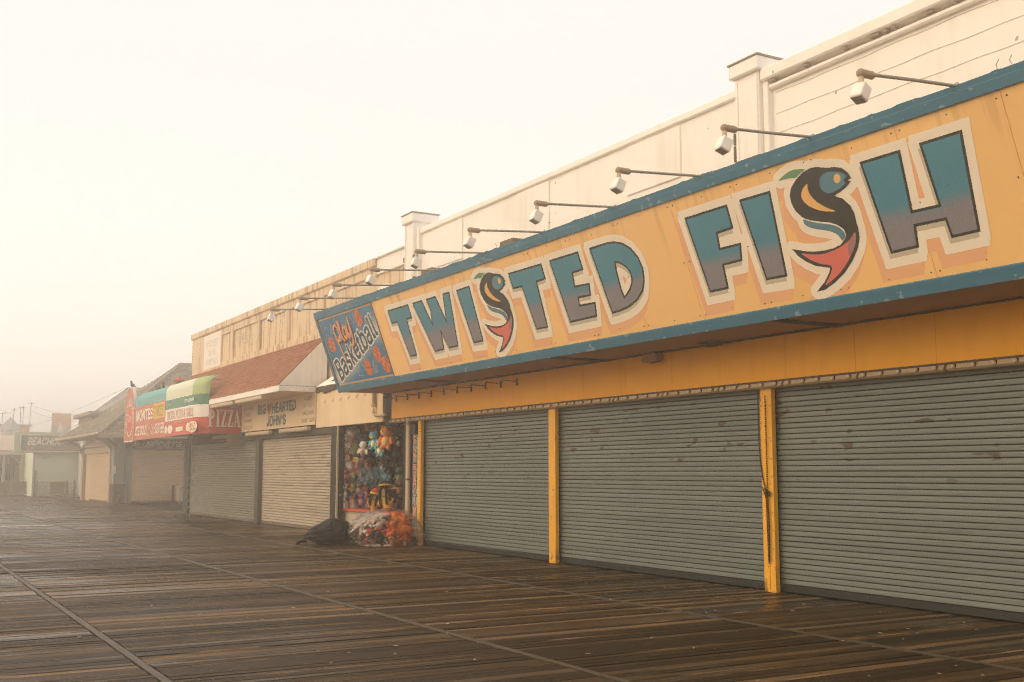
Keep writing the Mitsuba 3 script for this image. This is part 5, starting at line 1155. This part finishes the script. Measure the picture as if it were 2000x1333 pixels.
def shutter_y(holder, x, y0, y1, zt, mat, z0=0.12, pitch=0.084):
    s = number(holder + '__roller_shutter'); taken.add(s)
    ms = []
    for i in range(int((zt - z0) / pitch)):
        z = z0 + i * pitch
        ms.append(prof([(x + 0.03, z), (x - 0.004, z + 0.004), (x - 0.022, z + 0.016), (x - 0.022, z + pitch - 0.02), (x - 0.004, z + pitch - 0.006), (x + 0.03, z + pitch)], y0, y1, 'y'))
    put(s + '__slats', ms, mat, kind='stuff')
    put(s + '__bottom_bar', bbox(x - 0.03, x + 0.03, y0, y1, 0.01, z0, 0.01), 'matt', (0.20, 0.15, 0.095))
shutter_y(D_, 59.46, -16.0, -11.80, 2.78, 'shutter_tan')
put(D_ + '__shutter_frame', bbox(59.40, 59.5, -11.80, -11.64, 0, 2.85, 0.01), 'matt', (0.30, 0.27, 0.21))
s = shutter(D_, 60.6, 66.8, -10.99, 2.62, 'shutter_tan', z0=0.1, pitch=0.084, each=False, bar=(0.22, 0.16, 0.10))
put(D_ + '__shutter_header', bbox(60.3, 68.3, -11.0, -10.86, 2.62, 2.90, 0.01), 'matt', (0.46, 0.36, 0.25))
put(D_ + '__lintel', bbox(60.2, 68.9, -11.0, -10.82, 2.96, 3.16, 0.01), 'matt', (0.44, 0.35, 0.25))
put(D_ + '__side_post', bbox(60.3, 60.6, -11.02, -10.84, 0, 2.62, 0.01), 'matt', (0.46, 0.37, 0.26))
put(D_ + '__side_post', bbox(68.4, 68.9, -11.02, -10.80, 0, 3.1, 0.01), 'matt', (0.42, 0.33, 0.23))
put(D_ + '__lit_panel', bbox(62.0, 64.6, -10.84, -10.80, 3.20, 3.46, 0.006), 'matt', (0.66, 0.50, 0.38), label='pale notice panel under the eave')
# roof planes with courses
C1, C1r, C2, Kk, Pk, Pr, Cb = [np.array(v, float) for v in ((58.0, -9.9, 3.50), (58.0, -23, 3.50), (72.4, -9.9, 3.58), (69.6, -12.3, 4.98), (63.0, -14.9, 7.62), (63.0, -19, 7.62), (72.4, -23, 3.58))]
RF = D_ + '__hip_roof'; taken.add(RF)
put(RF + '__deck', trimesh.Trimesh([C1, C1r, Pr, Pk, C2, Kk, Cb], [[0, 2, 1], [0, 3, 2], [0, 5, 3], [0, 4, 5], [4, 6, 5], [5, 6, 2], [5, 2, 3]], process=False), 'grey_shingle')
def courses(a0, a1, b0, b1, n):
    """rows of shingle butts between the eave a0-a1 and the ridge b0-b1."""
    ms = []
    nrm = np.cross(a1 - a0, b0 - a0); nrm /= np.linalg.norm(nrm)
    if nrm[2] < 0: nrm = -nrm
    for i in range(n):
        t0, t1 = i / n, (i + 1.1) / n
        p, q = a0 + (b0 - a0) * t0, a1 + (b1 - a1) * t0
        L = np.linalg.norm(q - p)
        if L < 0.2: continue
        m = max(1, int(L / 0.34)); up = ((b0 + b1) - (a0 + a1)) / 2 / n
        e = (q - p) / m
        for j in range(m):
            s0 = p + e * (j + 0.04); s1 = p + e * (j + 0.96); h = nrm * (0.02 + 0.015 * rng.random()); d = up * rng.uniform(-.08, .0)
            v = np.array([s0 + d, s1 + d, s1 + d + h, s0 + d + h, s0 + up * 1.1 + nrm * .004, s1 + up * 1.1 + nrm * .004])
            ms.append(trimesh.Trimesh(v, [[0, 1, 2], [0, 2, 3], [3, 2, 5], [3, 5, 4]], process=False))
    return ms
put(RF + '__shingles', courses(C1, C1r, Pk, Pr, 30) + courses(C1, C2, Pk, Pk + (Kk - Pk) * 0.02, 24), 'grey_shingle', kind='stuff')
for a, b in ((C1, Pk), (C2, Kk), (Pk, Pr), (Kk, Pk), (np.array([67.0, -9.92, 3.6]), np.array([69.0, -11.9, 4.85]))):
    put(RF + '__hip_cap', tube([a + [0, 0, .03], b + [0, 0, .05]], 0.07, 6), 'matt', (0.30, 0.25, 0.18))
put(D_ + '__eave_fascia', bbox(57.93, 58.05, -23, -9.85, 3.30, 3.52, 0.01), 'matt', (0.36, 0.29, 0.21))
put(D_ + '__eave_fascia', bbox(58.0, 72.4, -9.95, -9.82, 3.44, 3.57, 0.01), 'matt', (0.38, 0.31, 0.22))
put(D_ + '__gutter', bbox(57.9, 72.5, -9.83, -9.76, 3.47, 3.57, 0.02), 'matt', (0.42, 0.34, 0.25))
put(D_ + '__eave_soffit', box(58.0, 72.3, -11.0, -9.95, 3.45, 3.47), 'matt', (0.26, 0.20, 0.14))
put(D_ + '__eave_soffit', box(58.05, 59.6, -23, -11.0, 3.38, 3.40), 'matt', (0.24, 0.19, 0.13))
put(D_ + '__cupola_roof', bbox(67.6, 73.6, -12.6, -10.9, 4.88, 5.12, 0.04), 'matt', (0.30, 0.245, 0.175))
put(D_ + '__cupola', box(68.2, 73.0, -12.4, -11.2, 4.2, 4.88), 'matt', (0.20, 0.16, 0.11))
def brace(p, q, w, key):                           # curved timber brackets under the eave
    t = np.linspace(0, 1, 7)[:, None]; p, q = np.array(p, float), np.array(q, float)
    c = np.array([p[0], p[1], q[2]])
    put(D_ + '__' + key, tube((1 - t) ** 2 * p + 2 * t * (1 - t) * ((p + q) / 2 * 0.35 + c * 0.65) + t * t * q, w, 6), 'matt', (0.30, 0.26, 0.19))
brace((59.4, -11.0, 2.5), (58.6, -10.1, 3.36), 0.09, 'eave_bracket'); brace((59.36, -11.1, 2.5), (58.3, -11.1, 3.36), 0.09, 'eave_bracket')
brace((59.36, -11.9, 2.9), (58.3, -11.9, 3.36), 0.07, 'eave_bracket'); brace((60.0, -10.9, 2.6), (60.0, -10.0, 3.36), 0.09, 'eave_bracket')
brace((68.7, -10.85, 2.5), (71.6, -10.0, 3.36), 0.09, 'eave_bracket'); brace((68.7, -10.85, 2.6), (68.7, -9.98, 3.36), 0.08, 'eave_bracket')
k = thing('sports_sign', 'dark SPORTS sign with slanted pale letters over the tan shutter', 'sign')
put(k + '__board', bbox(59.30, 59.40, -16.0, -11.50, 2.86, 3.24, 0.01), 'matt', (0.055, 0.06, 0.052))
put(k + '__sill', bbox(59.24, 59.42, -16.0, -11.45, 2.80, 2.875, 0.01), 'matt', (0.17, 0.165, 0.135))
put(k + '__lettering', text('SPORTS', [59.298, -12.46, 2.925], EU, EV, EN, 1.80, 0.265, True, 0.0, 0.42), 'matt', (0.86, 0.74, 0.58))
for q, (yy, ww) in enumerate(((-11.72, 0.34), (-12.18, 0.16), (-14.42, 0.2))):
    put(k + '__emblem', sheet(Polygon([(0, 0), (ww * .4, .20), (ww * .55, .10), (ww * .8, .22), (ww, 0)]), [59.298, yy, 2.93], EU, EV, EN, 0, 0.003), 'matt', (0.52, 0.40, 0.30))
k = thing('sandwich_frame', 'dark rectangular frame standing before the tan sports shutter', 'frame')
for b in (bbox(59.0, 59.06, -13.86, -13.76, 0, 0.93, 0.01), bbox(59.0, 59.06, -14.45, -14.40, 0, 0.93, 0.01), bbox(59.0, 59.06, -14.40, -13.86, 0.84, 0.93, 0.01)):
    put(k + '__bar', b, 'matt', (0.14, 0.10, 0.06))
put(k + '__emblem', sheet(Point(0, 0).buffer(.14).difference(Point(0, 0).buffer(.10)), [59.0, -14.15, 0.56], EU, EV, EN, 0, 0.004), 'matt', (0.56, 0.46, 0.34))
k = thing('ice_freezer', 'small white ice chest cabinet with dark vents at its top', 'cabinet')
put(k + '__cabinet', bbox(58.3, 58.9, -14.62, -13.92, 0.10, 0.88, 0.02), 'matt', (0.46, 0.39, 0.29))
put(k + '__top', bbox(58.26, 58.92, -14.64, -13.90, 0.78, 0.90, 0.015), 'matt', (0.55, 0.46, 0.35))
for i in range(3): put(k + '__vent', bbox(58.25, 58.27, -14.16 - 0.17 * i, -14.04 - 0.17 * i, 0.80, 0.86, 0.004), 'matt', (0.13, 0.10, 0.07))
for y in (-13.98, -14.56): put(k + '__foot', bbox(58.32, 58.42, y - .04, y + .04, 0, 0.11, 0.01), 'matt', (0.35, 0.28, 0.2))

# ---------------------------------------------------------------- farther: the beach shop with the big sign
G = thing('beach_shop', 'pale green beach shop wall fading into the fog', 'building')
put(G + '__wall', box(80, 92, -16, -9.55, -0.1, 3.6), 'matt', (0.66, 0.72, 0.52))
put(G + '__corner_board', bbox(79.94, 80.06, -9.62, -9.50, 0, 2.9, 0.01), 'matt', (0.50, 0.47, 0.37))
put(G + '__corner_pipe', bbox(79.8, 79.9, -9.72, -9.60, 0, 1.75, 0.01), 'matt', (0.16, 0.14, 0.10))
put(G + '__wire', tube([[79.9, -9.9, 2.6], [79.85, -10.2, 2.5], [79.85, -10.5, 2.62]], 0.015, 5), 'matt', (0.14, 0.12, 0.08))
k = thing('beachcomber_sign', 'long dull green BEACHCOMBER sign with pale frame above the pale green wall', 'sign')
put(k + '__board', bbox(79.55, 79.95, -13.8, -8.25, 2.86, 4.24, 0.02), 'matt', (0.44, 0.47, 0.33))
put(k + '__frame', [bbox(79.50, 79.60, -13.8, -8.60, 2.93, 2.985, .006), bbox(79.50, 79.60, -13.8, -8.60, 4.02, 4.075, .006), bbox(79.50, 79.60, -8.66, -8.60, 2.985, 4.02, .006)], 'matt', (0.70, 0.66, 0.50))
put(k + '__panel', bbox(79.53, 79.56, -13.8, -8.66, 2.985, 4.02, 0.004), 'matt', (0.25, 0.215, 0.15))
put(k + '__end_panel', bbox(79.52, 79.545, -9.05, -8.70, 3.02, 3.98, 0.004), 'matt', (0.10, 0.125, 0.11))
put(k + '__red_figure', bbox(79.515, 79.53, -9.25, -9.0, 3.0, 3.32, 0.004), 'matt', (0.40, 0.13, 0.08))
put(k + '__lettering', text('BEACHCOMBER', [79.525, -9.10, 3.38], EU, EV, EN, 3.35, 0.50, True, 0.0, 0.22), 'matt', (0.84, 0.76, 0.60))
put(k + '__small_lettering', text('gifts  beachwear  toys', [79.525, -10.2, 3.06], EU, EV, EN, 2.6, 0.13, False, 0.0, 0.1), 'matt', (0.42, 0.36, 0.26))
def fence(name, label, x, y0, y1, z1, col, solid=None):
    k = thing(name, label, 'fence')
    for z in (0.12, z1 - 0.04): put(k + '__rail', bbox(x - .025, x + .025, y0, y1, z - .025, z + .025, .006), 'matt', col)
    for y in np.linspace(y0, y1, max(2, int(abs(y1 - y0) / 0.9) + 1)): put(k + '__post', bbox(x - .04, x + .04, y - .04, y + .04, 0, z1 + 0.06, .01), 'matt', col)
    ms = []
    dy = 0.11
    for s in (-1, 1):
        for y in np.arange(y0 - z1, y1 + z1, dy):
            a, b = y, y + s * z1
            t0 = max(0, min(1, (y0 - a) / (b - a))) if (a < y0) == (s > 0) or a < y0 else 0
            p = LineString([(a, 0.1), (b, z1)]).intersection(sbox(y0, 0.1, y1, z1))
            if p.length > 0.08:
                q = np.array(p.coords); ms.append(tube([[x, q[0][0], q[0][1]], [x, q[-1][0], q[-1][1]]], 0.011, 3, False))
    put(k + '__mesh', ms, 'matt', col, kind='stuff')
    if solid: put(k + '__panel', bbox(x + .03, x + .06, solid[0], solid[1], 0.08, z1 - .05, .006), 'matt', (0.26, 0.20, 0.13))
    return k
fence('chain_link_fence', 'dark chain link fence before the pale green wall', 79.0, -11.45, -9.68, 0.98, (0.33, 0.265, 0.18), (-11.4, -10.5))
fence('chain_link_fence', 'dark chain link fence before the far porch, at the left edge', 83.0, -9.6, -5.2, 0.98, (0.33, 0.265, 0.18), (-9.5, -7.2))
k = thing('fence_gate', 'small open barred gate post beside the sports pavilion', 'gate')
for y in (-11.55, -12.0): put(k + '__post', bbox(78.9, 79.0, y - .05, y + .05, 0, 1.05, .01), 'matt', (0.15, 0.12, 0.08))
for z in (0.12, 0.35, 0.6, 0.85): put(k + '__bar', bbox(78.92, 78.97, -12.0, -11.55, z - .02, z + .02, .005), 'matt', (0.18, 0.14, 0.10))
put(k + '__pale_post', bbox(78.88, 78.96, -11.84, -11.70, 0, 0.95, .01), 'matt', (0.50, 0.44, 0.33))
# the porch house at the left edge
Hh = thing('porch_house', 'brown house with deep porch and pale eave at the left edge', 'building')
put(Hh + '__wall', box(89.0, 96, -9.6, 2, 0, 3.2), 'matt', (0.46, 0.34, 0.22))
put(Hh + '__porch_eave', bbox(84.6, 85.0, -9.5, 1.5, 2.80, 3.10, .02), 'matt', (0.52, 0.42, 0.31))
put(Hh + '__porch_roof', prof([(84.6, 3.05), (84.6, 3.12), (90, 4.3), (90, 4.2)], -9.5, 1.5, 'y'), 'matt', (0.46, 0.38, 0.29))
put(Hh + '__porch_soffit', box(84.8, 89, -9.5, 1.5, 2.78, 2.80), 'matt', (0.30, 0.225, 0.15))
for y in (-9.35, -8.2, -6.6, -5.0): put(Hh + '__porch_post', bbox(84.8, 84.98, y - .09, y + .09, 0, 2.8, .015), 'matt', (0.46, 0.36, 0.26))
for y in (-9.35,): put(Hh + '__brace', tube([[84.88, y, 2.1], [84.88, y + 0.75, 2.78]], 0.05, 5), 'matt', (0.46, 0.36, 0.26))
for y in np.arange(-9.3, -4.5, 0.28): put(Hh + '__wall_batten', box(88.96, 89.0, y - .03, y + .03, 0, 2.78), 'matt', (0.22, 0.155, 0.10))
for y in (-8.6, -7.0, -5.8): put(Hh + '__window', bbox(88.93, 88.97, y - .3, y + .3, 1.0, 2.2, .01), 'matt', (0.16, 0.13, 0.10))
put(Hh + '__kerb', bbox(84.4, 84.8, -9.6, -5, 0.0, 0.18, .02), 'matt', (0.48, 0.39, 0.28))
# things beyond the roofs
k = thing('white_hall', 'white hall with steep pale roof rising behind the pavilion', 'building')
put(k + '__walls', box(78.2, 79.6, -22, -12.3, 0, 4.9), 'matt', (0.66, 0.62, 0.56))
put(k + '__roof', prof([(-11.9, 4.75), (-14.95, 7.2), (-19.5, 7.2), (-22.4, 4.75)], 77.8, 80.0), 'matt', (0.78, 0.74, 0.68))
put(k + '__verge', tube([[77.75, -11.85, 4.80], [77.75, -14.95, 7.26], [77.75, -19.5, 7.26]], 0.05, 6), 'matt', (0.40, 0.34, 0.27))
put(k + '__roof_wires', [tube([[77.7, -14.9, 7.3], [78, -11, 5.3], [80, -8.5, 4.3]], 0.012, 4), tube([[77.7, -14.95, 7.05], [77.9, -12.4, 5.2]], 0.02, 4)], 'matt', (0.5, 0.45, 0.38), kind='stuff')
for i in range(9):
    put(k + '__seam', tube([[77.74, -12.2 - 0.32 * i, 4.75 + 0.25 * i], [77.74, -12.2 - 0.32 * i, 4.75 + 0.25 * i - 0.9]], 0.02, 4), 'matt', (0.60, 0.56, 0.50))
k = thing('billboard', 'faded orange billboard with white and green shapes above the beach sign', 'billboard')
put(k + '__board', bbox(105, 105.2, -15.45, -13.85, 5.05, 6.78, .02), 'matt', (0.60, 0.27, 0.10))
put(k + '__white_shape', sheet(Polygon([(.5, 0), (.55, .5), (.72, .9), (.85, .55), (1.0, 0)]), [104.995, -13.85, 5.05], EU, EV, EN, 0, 0.01), 'matt', (0.70, 0.66, 0.58))
put(k + '__green_shape', sheet(unary_union([Polygon([(0, 0), (.4, .1), (.45, .6), (.2, .75), (0, .7)]), Polygon([(1.0, .1), (1.6, 0), (1.6, .6), (1.2, .55)])]), [104.996, -13.85, 5.05], EU, EV, EN, 0, 0.008), 'matt', (0.30, 0.34, 0.26))
for y in (-14.2, -15.1): put(k + '__leg', bbox(105.2, 105.4, y - .08, y + .08, 0, 5.3, .01), 'matt', (0.3, 0.27, 0.22))
k = thing('pier_building', 'far orange and cream pier building almost lost in fog', 'building')
put(k + '__top_storey', box(104, 112, -11.9, 4, 4.5, 5.55), 'matt', (0.62, 0.33, 0.17))
put(k + '__ground_storey', box(103.5, 112, -12.0, 4, 0, 4.5), 'matt', (0.60, 0.50, 0.40))
put(k + '__roof', bbox(103.6, 112, -12.1, 4.2, 5.55, 5.68, .02), 'matt', (0.5, 0.44, 0.36))
mast_lab = ['tall thin mast nearest the billboard, above the BEACHCOMBER sign', 'second mast from the billboard', 'third mast from the billboard', 'slanting mast fourth from the billboard', 'thin mast near the left edge, taller one', 'thin mast at the left edge, shorter one']
for i, (y, zt, x, lean) in enumerate(((-10.95, 7.1, 95, .25), (-10.5, 6.85, 96, 0), (-10.2, 6.75, 95, 0), (-9.75, 6.6, 95, .5), (-9.0, 6.3, 96, 0), (-8.2, 5.7, 95, .2))):
    k = thing('mast', mast_lab[i], 'mast')
    put(k + '__pole', tube([[x, y + lean, 0], [x, y, zt]], 0.028, 6), 'matt', (0.36, 0.31, 0.25))
    put(k + '__cross_arm', tube([[x, y - .25, zt - .12], [x, y + .25, zt - .12]], 0.02, 5), 'matt', (0.22, 0.19, 0.15))
k = thing('overhead_cable', 'thin overhead cables strung between the far masts', 'cable')
for z0_, z1_, y0_, y1_ in ((6.9, 6.2, -10.95, -15.0), (6.4, 5.8, -10.95, -14.5), (6.55, 6.35, -9.75, -9.0)):
    t = np.linspace(0, 1, 9)
    put(k + '__wire', tube(np.c_[95 + 0 * t, y0_ + (y1_ - y0_) * t, z0_ + (z1_ - z0_) * t - 1.0 * t * (1 - t)], 0.014, 4), 'matt', (0.42, 0.37, 0.31))
k = thing('grey_awning_tent', 'small grey blue tent roof left of the BEACHCOMBER sign', 'tent')
put(k + '__canopy', trimesh.creation.cone(1.0, 1.1, sections=4).apply_translation([97, -9.7, 4.9]), 'matt', (0.34, 0.34, 0.33))
put(k + '__side', box(96.3, 97.7, -10.4, -9.0, 3.6, 4.9), 'matt', (0.62, 0.58, 0.5))
